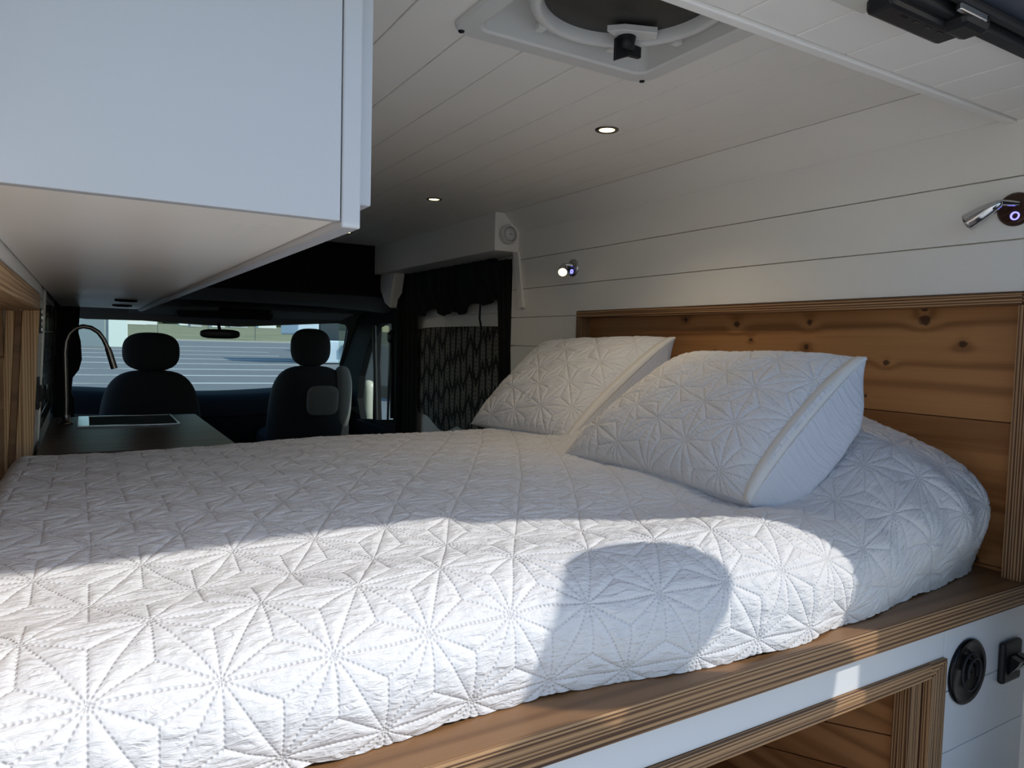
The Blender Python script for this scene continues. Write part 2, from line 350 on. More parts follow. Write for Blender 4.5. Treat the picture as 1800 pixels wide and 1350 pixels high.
# white front boards around the opening
FW = paint('front_white_paint', (.76, .77, .78), .42, .06)
for z0, z1 in ((-.55, -.436), (-.656, -.5515), (-.762, -.6575), (-.87, -.7635)):
    B('front_board', FW, bp, (1.196, 1.478, YP, YP+.015, z0, z1), .0014)
B('front_board', FW, bp, (-.10, 1.1945, YP, YP+.015, -.4895, -.436), .0014)
for (b, m) in (((-.05, 1.150, .598, .622, -.513, -.490), TRX),):
    B('opening_rail', m, bp, b, .0012)
MB().prism([(1.195, .598, -.490), (1.1505, .598, -.513), (1.1505, .598, -.87), (1.195, .598, -.87)], (0, .024, 0)).build('opening_post', TRZ, bp, .0012)
MB().prism([(1.195, .5985, -.4895), (1.150, .5985, -.4895), (1.150, .5985, -.5125)], (0, .0225, 0)).build('rail_mitre', TRX, bp)
B('opening_post', TRZ, bp, (1.119, 1.1505, .612, .64, -.87, -.513), .001)
# storage interior: sloped side boards
for k in range(7):
    zt = -.403-.0745*k; poly = [(.64, zt), (1.32, zt-.68*.28), (1.32, zt-.68*.28-.0728), (.64, zt-.0728)]; out = []
    for a, b in zip(poly, poly[1:]+poly[:1]):          # keep the part below the opening's top
        ina, inb = a[1] <= -.446, b[1] <= -.446
        if ina: out.append(a)
        if ina != inb: t_ = (-.446-a[1])/(b[1]-a[1]); out.append((a[0]+(b[0]-a[0])*t_, -.446))
    MB().prism([(1.137, max(y, .64), z) for y, z in out], (.012, 0, 0)).build('cubby_board', CUB, bp, .0012)
for k in range(5): B('cubby_board', CUBX, bp, (-.1, 1.09, 1.33, 1.345, -.87+.09*k, -.782+.09*k), .0012)
B('cubby_top', CUBX, bp, (-.1, 1.14, .625, 1.34, -.445, -.43)); B('cubby_floor', CUBX, bp, (-.1, 1.14, .62, 1.34, -.868, -.85))

# headboard in its recess
hb = thing('headboard', (1.455, 1.3, -.40), 'reddish cedar plank headboard recessed in the right wall behind the pillows', 'headboard')
for a, b in ((-.121, .112), (-.3945, -.1225), (-.42, -.396)): B('plank', HB, hb, (1.47, 1.49, .62, 1.96, a, b), .0012)
B('frame_rail', TRY, hb, (1.424, 1.47, .626, 1.963, .0945, .1165), .0015)
B('frame_post', TRZ, hb, (1.424, 1.47, 1.941, 1.963, -.40, .094), .0015)
B('frame_post', TRZ, hb, (1.424, 1.47, .598, .6315, -.40, .094), .0015)
MB().box(1.424, 1.47, .598, .6255, .0945, .1165).build('frame_rail', TRY, hb, .0015)
# left niche
ni = thing('wall_niche', (-.13, 1.3, -.40), 'pale pine framed niche in the left wall at the foot of the bed', 'niche')
def tilted(y0, y1, d0, d1, z0, z1, nm, m, bev=.0015):
    return MB().hexa([(lx(z0)-d0, y0, z0), (lx(z1)-d0, y0, z1), (lx(z1)-d0, y1, z1), (lx(z0)-d0, y1, z0)], [(lx(z0)-d1, y0, z0), (lx(z1)-d1, y0, z1), (lx(z1)-d1, y1, z1), (lx(z0)-d1, y1, z0)]).build(nm, m, ni, bev)
tilted(.60, 1.966, -.006, .030, .050, .084, 'frame_rail', TLY); tilted(.60, 1.966, .030, .10, .048, .074, 'frame_rail', TLY)
tilted(1.942, 1.966, -.006, .026, -.40, .0495, 'frame_post', TLZ); tilted(1.946, 1.966, .026, .040, -.40, .047, 'frame_inlay', LEDGE)
tilted(1.936, 1.966, .040, .056, -.40, .047, 'frame_post', TLZ)
for k in range(4): B('plank', wood('niche_planks', 'y', (.22, .12, .06), (.36, .22, .12), (.46, .30, .17), freq=25, ribs=.35) if k == 0 else bpy.data.materials['niche_planks'], ni, (-.175, -.155, .60, 1.96, -.40+.115*k, -.287+.115*k), .0012)

# ================================================================== QUILT
A_ = .1
def asad(s, t, a=A_):
    h = a*math.sqrt(3)/2; best = np.full(s.shape, 9.)
    for k in range(6):
        ang = math.radians(k*30); q0 = -s*math.sin(ang)+t*math.cos(ang); al = s*math.cos(ang)+t*math.sin(ang)
        spc = h if k % 2 == 0 else a/2; m = np.round(q0/spc); d = np.abs(q0-m*spc)
        if k % 2:
            g = ((al-(np.abs(m) % 2)*h)/(2*h)) % 1; off = np.clip(1/6-np.abs(g-.5), 0, 1)*2*h
            d = np.hypot(d, off)
        best = np.minimum(best, d)
    # distance to lattice nodes
    return best
def sm(x, a, b): x = np.clip((x-a)/(b-a), 0, 1); return x*x*(3-2*x)
def wob(x, y, seed, f=1.0):
    rg = np.random.RandomState(seed); z = 0*x
    for i in range(9):
        a = rg.rand()*6.28; k = f*(1+i*.55); z = z+np.sin((x*math.cos(a)+y*math.sin(a))*k+rg.rand()*6.28)/(1+i*.5)
    return z/3.0
def grid_mesh(name, X, Y, Z, U, V, m, parent=None, origin=None, lab=None):
    nu, nv = X.shape
    me = bpy.data.meshes.new(name)
    o0 = np.array(ORG[parent.name]) if parent is not None else np.array(W(origin))
    co = np.stack([X*S-o0[0], Y*S-o0[1], (Z+HC)*S-o0[2]], -1).reshape(-1, 3)
    idx = np.arange(nu*nv).reshape(nu, nv)
    fc = np.stack([idx[:-1, :-1], idx[1:, :-1], idx[1:, 1:], idx[:-1, 1:]], -1).reshape(-1, 4)
    me.vertices.add(len(co)); me.vertices.foreach_set('co', co.ravel().astype('f4'))
    me.loops.add(fc.size); me.loops.foreach_set('vertex_index', fc.ravel().astype('i4'))
    me.polygons.add(len(fc)); me.polygons.foreach_set('loop_start', np.arange(0, fc.size, 4).astype('i4'))
    me.polygons.foreach_set('use_smooth', np.ones(len(fc), bool)); me.update(calc_edges=True)
    uv = me.uv_layers.new(name='UVMap'); UVs = np.stack([U*S, V*S], -1).reshape(-1, 2)[fc.ravel()]
    uv.data.foreach_set('uv', UVs.ravel().astype('f4'))
    me.materials.append(m); me.validate()
    o = bpy.data.objects.new(name, me); COL.objects.link(o)
    if parent is not None: o.parent = parent
    else: o.location = Vector(o0)
    ORG[o.name] = Vector(o0); return o
def normals(X, Y, Z):
    P = np.stack([X, Y, Z], -1); a = np.gradient(P, axis=0); b = np.gradient(P, axis=1); n = np.cross(a, b); L = np.linalg.norm(n, axis=-1, keepdims=True); L[L < 1e-12] = 1
    return n/L
def arc(X, Y, Z, axis):
    P = np.stack([X, Y, Z], -1); d = np.linalg.norm(np.diff(P, axis=axis), axis=-1); z = np.zeros_like(np.take(X, [0], axis))
    return np.concatenate([z, np.cumsum(d, axis)], axis)

def make_quilt():
    nx, ny = 640, 600
    X0, X1 = -.150, 1.468; zb = -.399
    u = np.linspace(-1, 1, nx); e = np.sign(u)*(1-(1-np.abs(u))**1.25)          # denser near the ends
    hx_ = np.array([-.15, .20, .30, .44, .53, .62, .75, .86, 1.03, 1.12, 1.27, 1.36, 1.42, 1.468]); hy = np.array([.645, .640, .645, .658, .640, .628, .615, .613, .630, .640, .650, .665, .685, .735])
    Xs = (X0+X1)/2+e*(X1-X0)/2
    v = np.linspace(0, 1, ny)
    XX = np.repeat(Xs[:, None], ny, 1); VV = np.repeat(v[None], nx, 0)
    Yf = np.interp(XX, hx_, hy)
    R = sm(XX, .95, 1.28)                                        # right part is plumped by the pillows under the quilt
    ry = .13+.10*R; vf, vb = .27, .93
    th = np.clip(VV/vf, 0, 1)*PI/2; ex = 2/2.6
    zt0 = -.262+.014*sm(XX, -.1, .6)*1.0
    yflat = Yf+ry+(1.745-Yf-ry)*np.clip((VV-vf)/(vb-vf), 0, 1)
    th2 = np.clip((VV-vb)/(1-vb), 0, 1)*PI/2
    Y = np.where(VV < vf, Yf+ry*(1-np.cos(th)**(ex)), yflat); Y = Y+.075*np.sin(th2)**ex
    far = .03*sm(XX, .3, 1.2); Y = Y+far*sm(VV, .6, 1.0)
    crown = .012*np.exp(-((Y-1.25)/.45)**2)-.016*np.exp(-((Y-.82)/.10)**2)
    mound = .125*sm(XX, .98, 1.26)*(.5+.5*np.tanh((1.80-Y)/.06))*(.85+.15*np.cos((Y-1.0)*5))
    zt = zt0+crown+mound
    Zf = zb+(zt-zb)*np.sin(th)**(2/2.4)
    Z = np.where(VV < vf, Zf, zt); Z = zb+(Z-zb)*np.cos(th2)**ex
    # overhang bulge of the front face
    bul = np.sin(np.clip(VV/vf, 0, 1)*PI)**1.3*np.clip(1-VV/vf, 0, 1)
    Y = Y-bul*(.034+.062*R)
    # ends
    dl = np.clip((XX-X0)/.05, 0, 1); dr = np.clip((X1-XX)/.105, 0, 1)
    amp = (1-(1-dl)**2.4)**(1/2.4)*(1-(1-dr)**2.6)**(1/2.6); amp = .06+.94*amp
    Z = zb+(Z-zb)*amp
    # soft folds on the draped right front
    fold = sm(XX, .95, 1.15)*np.clip(1-VV/.36, 0, 1)*np.clip(VV/.10-.15, 0, 1)
    Y = Y+fold*.009*np.sin(XX*62+3*np.sin(VV*9)+2.2*wob(XX, VV, 5, 9)); X = XX+0*fold
    Z = Z+.0035*wob(XX, Y, 2, 9)*amp+fold*.006*wob(XX, Y, 8, 26)
    # hem scallops
    hem = np.clip(1-VV/.05, 0, 1); Y = Y-hem*.004*np.sin(XX*19+1.3*np.sin(XX*13)); Z = Z+hem*.003*np.sin(XX*44)
    s = XX.copy(); t = arc(XX, Y, Z, 1); t = t-t[nx//3:nx//3+1, :]*0
    # line the pattern up on the flat top (node at X .1, Y .81)
    i0 = np.argmin(np.abs(Xs-.1)); j0 = np.argmin(np.abs(Y[i0]-.81)); t = t-np.repeat(t[:, j0:j0+1]*.6+t[i0, j0]*.4, ny, 1)
    s = s-.1+.004*wob(s, t, 3, 6); t = t+.004*wob(s, t, 4, 6)
    d = asad(s, t)
    puff = .0026*(1-np.exp(-(d/.0032)))
    puff = puff+.0010*wob(s*1.0, t*3.2, 11, 70)+.0007*wob(s, t*1.5, 12, 150)*np.clip(d/.008, 0, 1)
    n = normals(X, Y, Z); 
    if n[nx//2, ny//2, 2] < 0: n = -n
    X = X+n[..., 0]*puff; Y = Y+n[..., 1]*puff; Z = np.maximum(Z+n[..., 2]*puff, zb)
    q = grid_mesh('quilt', X, Y, Z, s, t, QUILT, None, (.66, 1.24, -.40))
    tag(q, 'white quilted bedspread with stitched star pattern covering the bed', 'bedspread')
make_quilt()

# ================================================================== PILLOWS
def make_pillow(label, BL, BR, TR, TL, T, seed, rot, bow=(0, 0, 0, 0)):
    c = [Vector(p) for p in (BL, BR, TR, TL)]; base = (c[0]+c[1])/2
    root = thing('pillow', tuple(base), label, 'pillow', 'quilted pillows')
    n = 190; u = np.linspace(0, 1, n+30); v = np.linspace(0, 1, n)
    uu, vv = np.meshgrid(u, v, indexing='ij'); BLv, BRv, TRv, TLv = [np.array(p) for p in c]
    def bil(a, b): return ((1-a)*(1-b))[..., None]*BLv+(a*(1-b))[..., None]*BRv+(a*b)[..., None]*TRv+((1-a)*b)[..., None]*TLv
    # edges pull in between the corners
    pu, pv = 2*uu-1, 2*vv-1
    au = .5+pu/2*(1-.035*(1-pv**2)); av = .5+pv/2*(1-.05*(1-pu**2))
    e1 = (c[1]-c[0]+c[2]-c[3]).normalized(); e2 = (c[3]-c[0]+c[2]-c[1]).normalized(); nn = e2.cross(e1).normalized()
    if nn.x > 0: nn = -nn
    nn = np.array(nn)
    P = bil(au, av)
    prof = (np.clip(1-np.abs(pu)**3.2, 0, 1)*np.clip(1-np.abs(pv)**2.8, 0, 1))**.55
    wr = .0035*wob(uu*6, vv*6, seed, 3)*prof*np.clip((1-uu)*12, 0, 1)
    for side, nm, mat, th in ((1, 'quilted_front', QUILT, T), (-1, 'plain_back', PLAINW, T*.95)):
        D = th*prof+wr
        if side < 0: D = th*prof*(1+.0*pu)+.004*wob(uu*3, vv*9, seed+9, 3)*prof
        if side < 0:
            profb = (np.clip(1-np.abs(pu)**7, 0, 1)*np.clip(1-np.abs(pv)**2.8, 0, 1))**.5; D = th*1.25*profb*(1+.25*pu)+.004*wob(uu*3, vv*9, seed+9, 3)*profb
            P2 = P+(.070*np.sin(PI*np.clip((pu-.2)/.8, 0, 1)**1.6)*(1-pv**4))[..., None]*np.array(e1)
        else: P2 = P
        Q = P2+side*D[..., None]*nn
        X, Y, Z = Q[..., 0], Q[..., 1], Q[..., 2]
        L1 = (c[1]-c[0]).length; L2 = (c[3]-c[0]).length
        s = uu*L1; t = vv*L2; cs, sn = math.cos(rot), math.sin(rot); s, t = cs*s-sn*t, sn*s+cs*t
        if side > 0:
            d = asad(s, t); puff = (.0032*(1-np.exp(-(d/.0034)))+.0009*wob(s*1.5, t*3, seed+3, 75)*np.clip(d/.008, 0, 1))*np.clip(prof*3, 0, 1)*np.clip((.965-uu)*30, 0, 1)
            N_ = normals(X, Y, Z); 
            if (N_[n//2, n//2]*nn).sum() < 0: N_ = -N_
            X, Y, Z = X+N_[..., 0]*puff, Y+N_[..., 1]*puff, Z+N_[..., 2]*puff
        grid_mesh(nm, X, Y, Z, s, t, mat, root)
    # flat hem band along the seam of the open end, and a cord seam around
    band = MB(); k = 60
    for i in range(k):
        v0, v1 = i/k, (i+1)/k
        def pt(vv_, uu_):
            a_, b_ = np.array([uu_]), np.array([vv_]); p_u, p_v = 2*a_-1, 2*b_-1
            q = bil(.5+p_u/2*(1-.035*(1-p_v**2)), .5+p_v/2*(1-.05*(1-p_u**2)))[0]
            pr = float(((1-abs(p_u[0])**3.2)*(1-abs(p_v[0])**2.8))) if abs(p_u[0]) < 1 else 0
            return q+nn*(T*max(pr, 0)**.55+.0028)
        a, b, c2, d2 = pt(v0, .975), pt(v0, .999), pt(v1, .999), pt(v1, .975)
        band.add([a, b, c2, d2]+[x-nn*.006 for x in (a, b, c2, d2)], [(0, 1, 2, 3), (4, 5, 6, 7), (1, 2, 6, 5), (0, 3, 7, 4)], True)
    o = band.build('hem_band', HEMW, root)
    return root
make_pillow('near white quilted pillow with smooth blue-white back showing at its open end', (.900, 1.275, -.240), (.918, .775, -.246), (1.195, .765, -.008), (1.235, 1.262, -.020), .070, 3, .35)
make_pillow('far white quilted pillow leaning against the headboard corner', (.985, 1.875, -.240), (1.035, 1.445, -.240), (1.385, 1.445, .030), (1.31, 1.98, .010), .062, 21, -.2)

# ================================================================== OVERHEAD CABINET
oc = thing('overhead_cabinet', (.06, .62, .10), 'long white overhead cabinet hanging above the left side of the bed', 'cabinet')
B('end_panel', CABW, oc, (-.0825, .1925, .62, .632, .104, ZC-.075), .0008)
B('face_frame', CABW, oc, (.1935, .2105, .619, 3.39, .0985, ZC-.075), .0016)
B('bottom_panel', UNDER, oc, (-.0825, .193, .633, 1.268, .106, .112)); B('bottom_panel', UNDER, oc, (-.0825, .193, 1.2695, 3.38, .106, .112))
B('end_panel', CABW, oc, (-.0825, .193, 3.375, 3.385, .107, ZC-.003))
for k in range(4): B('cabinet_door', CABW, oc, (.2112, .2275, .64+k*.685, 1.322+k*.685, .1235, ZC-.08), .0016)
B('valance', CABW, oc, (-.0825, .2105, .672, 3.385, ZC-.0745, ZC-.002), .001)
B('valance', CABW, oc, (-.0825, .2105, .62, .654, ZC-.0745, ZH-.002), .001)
for k, (x, y) in enumerate(((.111, 2.513), (.118, 2.965))):
    pl = thing('puck_light', (x, y, .098), ['unlit round puck light under the overhead cabinet, nearer of the two', 'unlit round puck light under the overhead cabinet, farther of the two'][k], 'light', 'puck lights under the cabinet')
    MB().lathe([(0, .0995), (.022, .0995), (.031, .1005), (.033, .106)], (x, y, 0), (0, 0, 1)).build('bezel', BLKG, pl)
    MB().lathe([(0, .0985), (.019, .0985), (.021, .1005)], (x, y, 0), (0, 0, 1)).build('lens', plain('puck_lens', (.2, .2, .18), .2) if k == 0 else bpy.data.materials['puck_lens'], pl)

# ================================================================== ROOF VENT
rv = thing('roof_vent', (.69, .84, ZC), 'white square roof vent fan with round mesh screen and black knob', 'vent')
def rrect(cx, cy, h, r, z, n=8):
    out = []
    for qx, qy, a0 in ((1, 1, 0), (-1, 1, 90), (-1, -1, 180), (1, -1, 270)):
        for i in range(n+1):
            a = math.radians(a0+90*i/n); out.append((cx+qx*(h-r)+r*math.cos(a), cy+qy*(h-r)+r*math.sin(a), z))
    return out
def ringstack(loops, m, name, parent, smooth=True):
    mb = MB(); k = len(loops[0]); V = [p for l in loops for p in l]
    F = [(i*k+j, i*k+(j+1) % k, (i+1)*k+(j+1) % k, (i+1)*k+j) for i in range(len(loops)-1) for j in range(k)]
    return mb.add(V, F, smooth).build(name, m, parent)
vx, vy = .690, .840
ringstack([rrect(vx, vy, .200, .035, ZC+.002), rrect(vx, vy, .200, .035, ZC-.005), rrect(vx, vy, .196, .033, ZC-.009), rrect(vx, vy, .168, .022, ZC-.009), rrect(vx, vy, .164, .020, ZC-.006), rrect(vx, vy, .158, .018, ZC+.055)], VENTW, 'frame', rv, False)
MB().prism(rrect(vx, vy, .160, .018, ZC+.054), (0, 0, .004)).build('inner_plate', VENTW, rv)
RR = .148
MB().lathe([(RR, ZC+.054), (RR, ZC+.010), (RR-.003, ZC+.004), (RR-.014, ZC+.002), (RR-.017, ZC+.006), (RR-.020, ZC+.016), (RR-.020, ZC+.03)], (vx, vy, 0), (0, 0, 1), 64).build('fan_ring', VENTW, rv)
def meshm():
    n = N('vent_mesh'); o = n.obj(); b = n.n('TexChecker'); n.put(b.inputs[0], o); b.inputs[3].default_value = 420
    return n.fin(n.mix(b.outputs['Fac'], (.012, .012, .010), (.05, .05, .045)), .45)
MB().lathe([(0, ZC+.018), (RR-.06, ZC+.019), (RR-.020, ZC+.021)], (vx, vy, 0), (0, 0, 1), 64).build('mesh_screen', meshm(), rv)
for a in (62, 118, 20, 160):
    ca, sa = math.cos(math.radians(a)), math.sin(math.radians(a)); cx, cy = vx+ca*(RR+.002), vy+sa*(RR+.002)
    MB().box(cx-.007, cx+.007, cy-.006, cy+.008, ZC+.001, ZC+.010).build('clip', VENTW, rv, .001)
# control plate with knob
kc = onZ(1101, 75, ZC-.004); kx, ky = kc.x, kc.y
MB().prism([(kx-.040, ky+.000, ZC+.004), (kx-.02, ky-.020, ZC+.004), (kx+.03, ky-.040, ZC+.004), (kx+.044, ky-.022, ZC+.004), (kx+.008, ky+.012, ZC+.004), (kx-.010, ky+.010, ZC+.004)], (0, 0, .010)).build('control_plate', VENTW, rv, .001)
kn = MB().lathe([(0, ZC-.016), (.012, ZC-.016), (.014, ZC-.004), (.016, ZC+.006)], (kx, ky, 0), (0, 0, 1), 20).build('knob', BLK, rv)
MB().prism([(kx-.021, ky-.002, ZC+.000), (kx+.032, ky+.0, ZC-.004), (kx+.032, ky, ZC-.021), (kx+.010, ky, ZC-.022), (kx-.004, ky-.001, ZC-.028), (kx-.021, ky-.002, ZC-.036)], (.0, .008, 0)).build('knob_wing', BLK, kn, .001)
for (sx, sy) in ((-1, 1), (1, 1)):
    MB().lathe([(0, ZC-.011), (.0045, ZC-.011), (.0055, ZC-.008)], (vx+sx*.184, vy+sy*.184, 0), (0, 0, 1), 14).build('screw', BLKG, rv)

# ================================================================== DOWNLIGHTS
for (lx_, ly_, le_) in ((1.024, 1.315, 3.0), (1.039, 2.286, .9), (1.035, 3.235, .6)):
    ld_ = bpy.data.lights.new('downlight_glow', 'SPOT'); ld_.energy = le_; ld_.color = (1, .78, .5); ld_.spot_size = 2.3; ld_.spot_blend = .8; ld_.shadow_soft_size = .02
    lo_ = bpy.data.objects.new('downlight_glow', ld_); COL.objects.link(lo_); lo_.location = W((lx_, ly_, ZC-.006))
dl0 = thing('ceiling_downlight', (1.024, 1.315, ZC), 'lit recessed downlight in the ceiling nearest the roof vent', 'light', 'ceiling downlights')
MB().lathe([(.0175, ZC-.001), (.022, ZC-.003), (.0265, ZC-.002), (.0275, ZC+.001)], (1.024, 1.315, 0), (0, 0, 1)).build('bezel', DKM, dl0)
MB().lathe([(0, ZC-.0015), (.018, ZC-.0012)], (1.024, 1.315, 0), (0, 0, 1)).build('lens', WARM, dl0)
dup(dl0, (1.039-1.024, 2.286-1.315, 0), 'lit recessed downlight in the ceiling halfway to the cab'); dup(dl0, (1.035-1.024, 3.235-1.315, 0), 'lit recessed downlight in the ceiling peeking past the cabinet corner')

# ================================================================== SOFFIT, DETECTOR, SLIDING DOOR
sf = MB().box(1.325, 1.50, 2.36, 3.66, .352, ZC+.01).build('trim_6', WHITE, None, .003); tag(sf, kind='structure')
g1 = MB().prism([(1.4285, 2.345, .352), (1.4285, 2.385, .352), (1.4285, 2.33, .14), (1.4285, 2.300, .14)][::1], (-.010, 0, 0)).build('trim_7', WHITE, None, .001); tag(g1, kind='structure')
det = thing('smoke_detector', (1.378, 2.36, .372), 'round white smoke detector on the end of the ceiling soffit', 'detector')
MB().lathe([(.037, .0), (.037, .012), (.032, .020), (.027, .022)], (1.378, 2.36, .414), (0, -1, 0), 36).build('body', VENTW, det)
MB().lathe([(.027, .0215), (.0255, .016), (.0250, .018)], (1.378, 2.36, .414), (0, -1, 0), 36).build('seam_ring', CABIN, det)
MB().lathe([(.0252, .018), (.024, .024), (0, .026)], (1.378, 2.36, .414), (0, -1, 0), 36).build('cap', VENTW, det)
MB().lathe([(.0025, .026), (0, .028)], (1.378, 2.36, .414), (0, -1, 0), 8).build('button', BLK, det)

sd = thing('sliding_door', (1.5, 3.0, -.87), 'white inner panel of the sliding side door with two grooves', 'door')
DX = 1.47
B('door_panel', WHITE, sd, (DX+.004, DX+.03, 2.41, 3.50, -.87, .36))
for a, b in ((.128, .352), (-.87, .125)):
    B('liner', WHITE, sd, (DX-.004, DX+.004, 2.42, 3.06, a, b), .0015); B('liner', WHITE, sd, (DX-.004, DX+.004, 3.064, 3.45, a, b), .0015)
# printed blackout cover
def arrows():
    n = N('arrow_print'); p = n.uv(); sx = n.n('SeparateXYZ'); n.put(sx.inputs[0], p)
    cw = .066; q = n.math('DIVIDE', sx.outputs[0], cw); col = n.math('FLOOR', q); fr = n.math('ABSOLUTE', n.math('SUBTRACT', n.math('FRACT', q), .5))
    odd = n.math('MODULO', n.math('ABSOLUTE', col), 2.0); sgn = n.math('MULTIPLY_ADD', odd, 2.0, -1.0)
    off = n.math('MULTIPLY', n.math('FRACT', n.math('MULTIPLY', col, .37)), .11)
    y = n.math('ADD', n.math('ADD', sx.outputs[1], off), n.math('MULTIPLY', n.math('MULTIPLY', fr, sgn), cw*2.1))
    ch = n.math('LESS_THAN', n.math('FRACT', n.math('DIVIDE', y, .021)), .34)
    grp = n.math('LESS_THAN', n.math('FRACT', n.math('DIVIDE', y, .150)), .72)
    inx = n.math('LESS_THAN', fr, .36)
    k = n.math('MULTIPLY', n.math('MULTIPLY', ch, grp), inx); wv = n.noise(p, 240, 2)
    return n.fin(n.mix(n.math('MULTIPLY', k, n.math('MULTIPLY_ADD', wv, .8, .3, clamp=True)), (.010, .010, .012), (.62, .60, .56)), .9)
yc = np.linspace(3.36, 2.45, 40); cv = thing('window_cover', (DX-.012, 2.9, -.42), 'black window cover printed with rows of pale arrows, on the sliding door', 'window cover')
t_ = np.linspace(-1, 1, 44); a_ = np.linspace(-1, 1, 44)
YY, ZZ = np.meshgrid(2.905+.455*t_, a_, indexing='ij')
top = .074-.012*np.abs(t_)**6; bot = -.40+.07*np.clip((t_-.45)/.55, 0, 1)**2.2+.02*np.cos(t_*9)
ZZ = bot[:, None]+(top-bot)[:, None]*(ZZ+1)/2
XX_ = DX-.014+.004*wob(YY, ZZ, 4, 16)-.004*(1-(np.abs(t_[:, None])**6))*(1-np.abs(a_[None])**6)
grid_mesh('cover', XX_, YY, ZZ, -YY, ZZ, arrows(), cv)
grid_mesh('cover', XX_+.008, YY, ZZ, -YY, ZZ, CURT, cv)
# swagged black curtain above and down the near edge
cu = thing('curtain', (DX-.03, 3.0, -.35), 'black curtain swagged across the top of the sliding door window', 'curtain')
u_g = np.linspace(0, 1, 90); v_g = np.linspace(0, 1, 30); UU, VV = np.meshgrid(u_g, v_g, indexing='ij'); YY = 2.475+(3.50-2.475)*UU
low = .150+.035*np.sin(UU*9+.5)*.6-.10*np.clip((UU-.62)/.38, 0, 1)**1.3+.012*np.sin(UU*31)
topz = .350-.045*np.clip((.10-UU)/.10, 0, 1)**2
ZZ = topz+(low-topz)*VV
XX_ = DX-.030+.009*np.sin(UU*70+5*VV+2*np.sin(UU*13))*(.4+.6*VV)-.02*np.sin(VV*PI)
grid_mesh('swag', XX_, YY, ZZ, YY, ZZ, CURT, cu)
YY = 2.400+.105*VV+.03*UU; ZZ = .335-.76*UU+0*VV; XX_ = DX-.035+.010*np.sin(VV*18+UU*3)
YY2 = 2.53-(.105+.02*UU)*(1-VV)-.02*UU
grid_mesh('side_drop', XX_, YY2-.02*np.sin(UU*PI), ZZ, YY, ZZ, CURT, cu)
YY = 3.33+.17*VV; ZZ = .24-1.05*UU; XX_ = DX-.040+.010*np.sin(VV*20+UU*2)
grid_mesh('far_drop', XX_, YY, ZZ, YY, ZZ, CURT, cu)
MB().tube([onX(845, 520, 1.45), onX(843, 560, 1.45), onX(846, 578, 1.45)], .004, 6).build('tie_cord', CURT, cu)
# pillar between sliding door and passenger door
pm = MB(); pm.hexa([(1.52, 3.48, -.87), (1.39, 3.50, -.87), (1.475, 3.72, -.87), (1.52, 3.72, -.87)], [(1.52, 3.48, .40), (1.39, 3.50, .40), (1.475, 3.72, .40), (1.52, 3.72, .40)])
pl_ = pm.build('trim_8', CABIN, None, .02); tag(pl_, kind='structure')
gus = MB().prism([(1.36, 3.46, .352), (1.36, 3.75, .352), (1.36, 3.60, .20), (1.36, 3.52, .17)], (.06, 0, 0)).build('trim_9', WHITE, None, .01); tag(gus, kind='structure')

# ================================================================== READING LAMPS
def reading_lamp(c, tipdir, base_mat, label, lit):
    c = Vector(c); t = thing('reading_lamp', tuple(c), label, 'lamp')
    MB().lathe([(0, .008), (.024, .008), (.029, .005), (.030, 0)], c, (-1, 0, 0), 36).build('base', base_mat, t)
    p0 = c+Vector((-.008, -.006, .008)); p1 = c+Vector((-.034, .010, .009))
    MB().tube([p0, p1], .0055, 12).build('arm', CHR, t)
    d = Vector(tipdir).normalized()
    sh = MB().lathe([(.002, -.004), (.007, 0), (.011, .014), (.0145, .034), (.0165, .056), (.0165, .060), (.0150, .060), (.0140, .050)], p1, d, 28).build('shade', CHR, t)
    MB().lathe([(.0146, .057), (0, .0575)], p1, d, 24).build('bulb_lens', WARMD if lit else STEEL, sh)
    b = c+Vector((-.0085, -.003, -.013))
    MB().lathe([(.0075, 0), (.0075, .002), (.0055, .0025), (.005, 0)], b, (-1, 0, 0), 24).build('switch_ring', BLUE, t)
    return t
nl = onX(1786, 368, 1.43)
reading_lamp(nl, onX(1704, 389, 1.395)-(nl+Vector((-.034, .01, .009))), BROWNG, 'chrome reading lamp with glossy brown base on the right wall near the camera', False)
fl_ = onX(1008, 471, 1.43)
reading_lamp(fl_, Vector((-.035, -.045, -.035)), STEEL, 'small lit chrome reading lamp on the right wall beyond the headboard', True)

# ================================================================== PANEL FITTINGS
pc = onY(1697, 1179, YP); rp = thing('round_port', (pc.x, YP, pc.z-.056), 'round glossy black recessed port with a coiled cable beside the storage opening', 'port')
MB().lathe([(.055, 0), (.056, .004), (.053, .007), (.047, .005), (.040, .0015), (0, .0005)], (pc.x, YP, pc.z), (0, -1, 0), 48).build('dish', BLKG, rp)
cab_ = [(pc.x+.030*math.cos(a)*(1-.03*a), YP-.006-.001*a, pc.z+.034*math.sin(a)*(1-.03*a)) for a in np.linspace(0, 9.5, 60)]
MB().tube(cab_, .0022, 8).build('cable', RUB, rp)
MB().tube([(pc.x-.01, YP-.006, pc.z+.03), (pc.x+.02, YP-.008, pc.z+.012), (pc.x+.022, YP-.007, pc.z-.01)], .003, 8).build('plug', BLK, rp)
sc_ = onY(1770, 1157, YP); sw = thing('switch_plate', (sc_.x, YP, sc_.z-.04), 'square black toggle switch plate at the right end of the white bed front', 'switch')
B('plate', BLK, sw, (sc_.x-.036, sc_.x+.030, YP-.012, YP, sc_.z-.038, sc_.z+.036), .006)
for dx in (-.013, .010):
    MB().prism([(sc_.x+dx-.009, YP-.012, sc_.z+.014), (sc_.x+dx-.009, YP-.030, sc_.z+.008), (sc_.x+dx-.009, YP-.026, sc_.z-.002), (sc_.x+dx-.009, YP-.012, sc_.z-.022)], (.018, 0, 0)).build('toggle', BLKG, sw, .001)

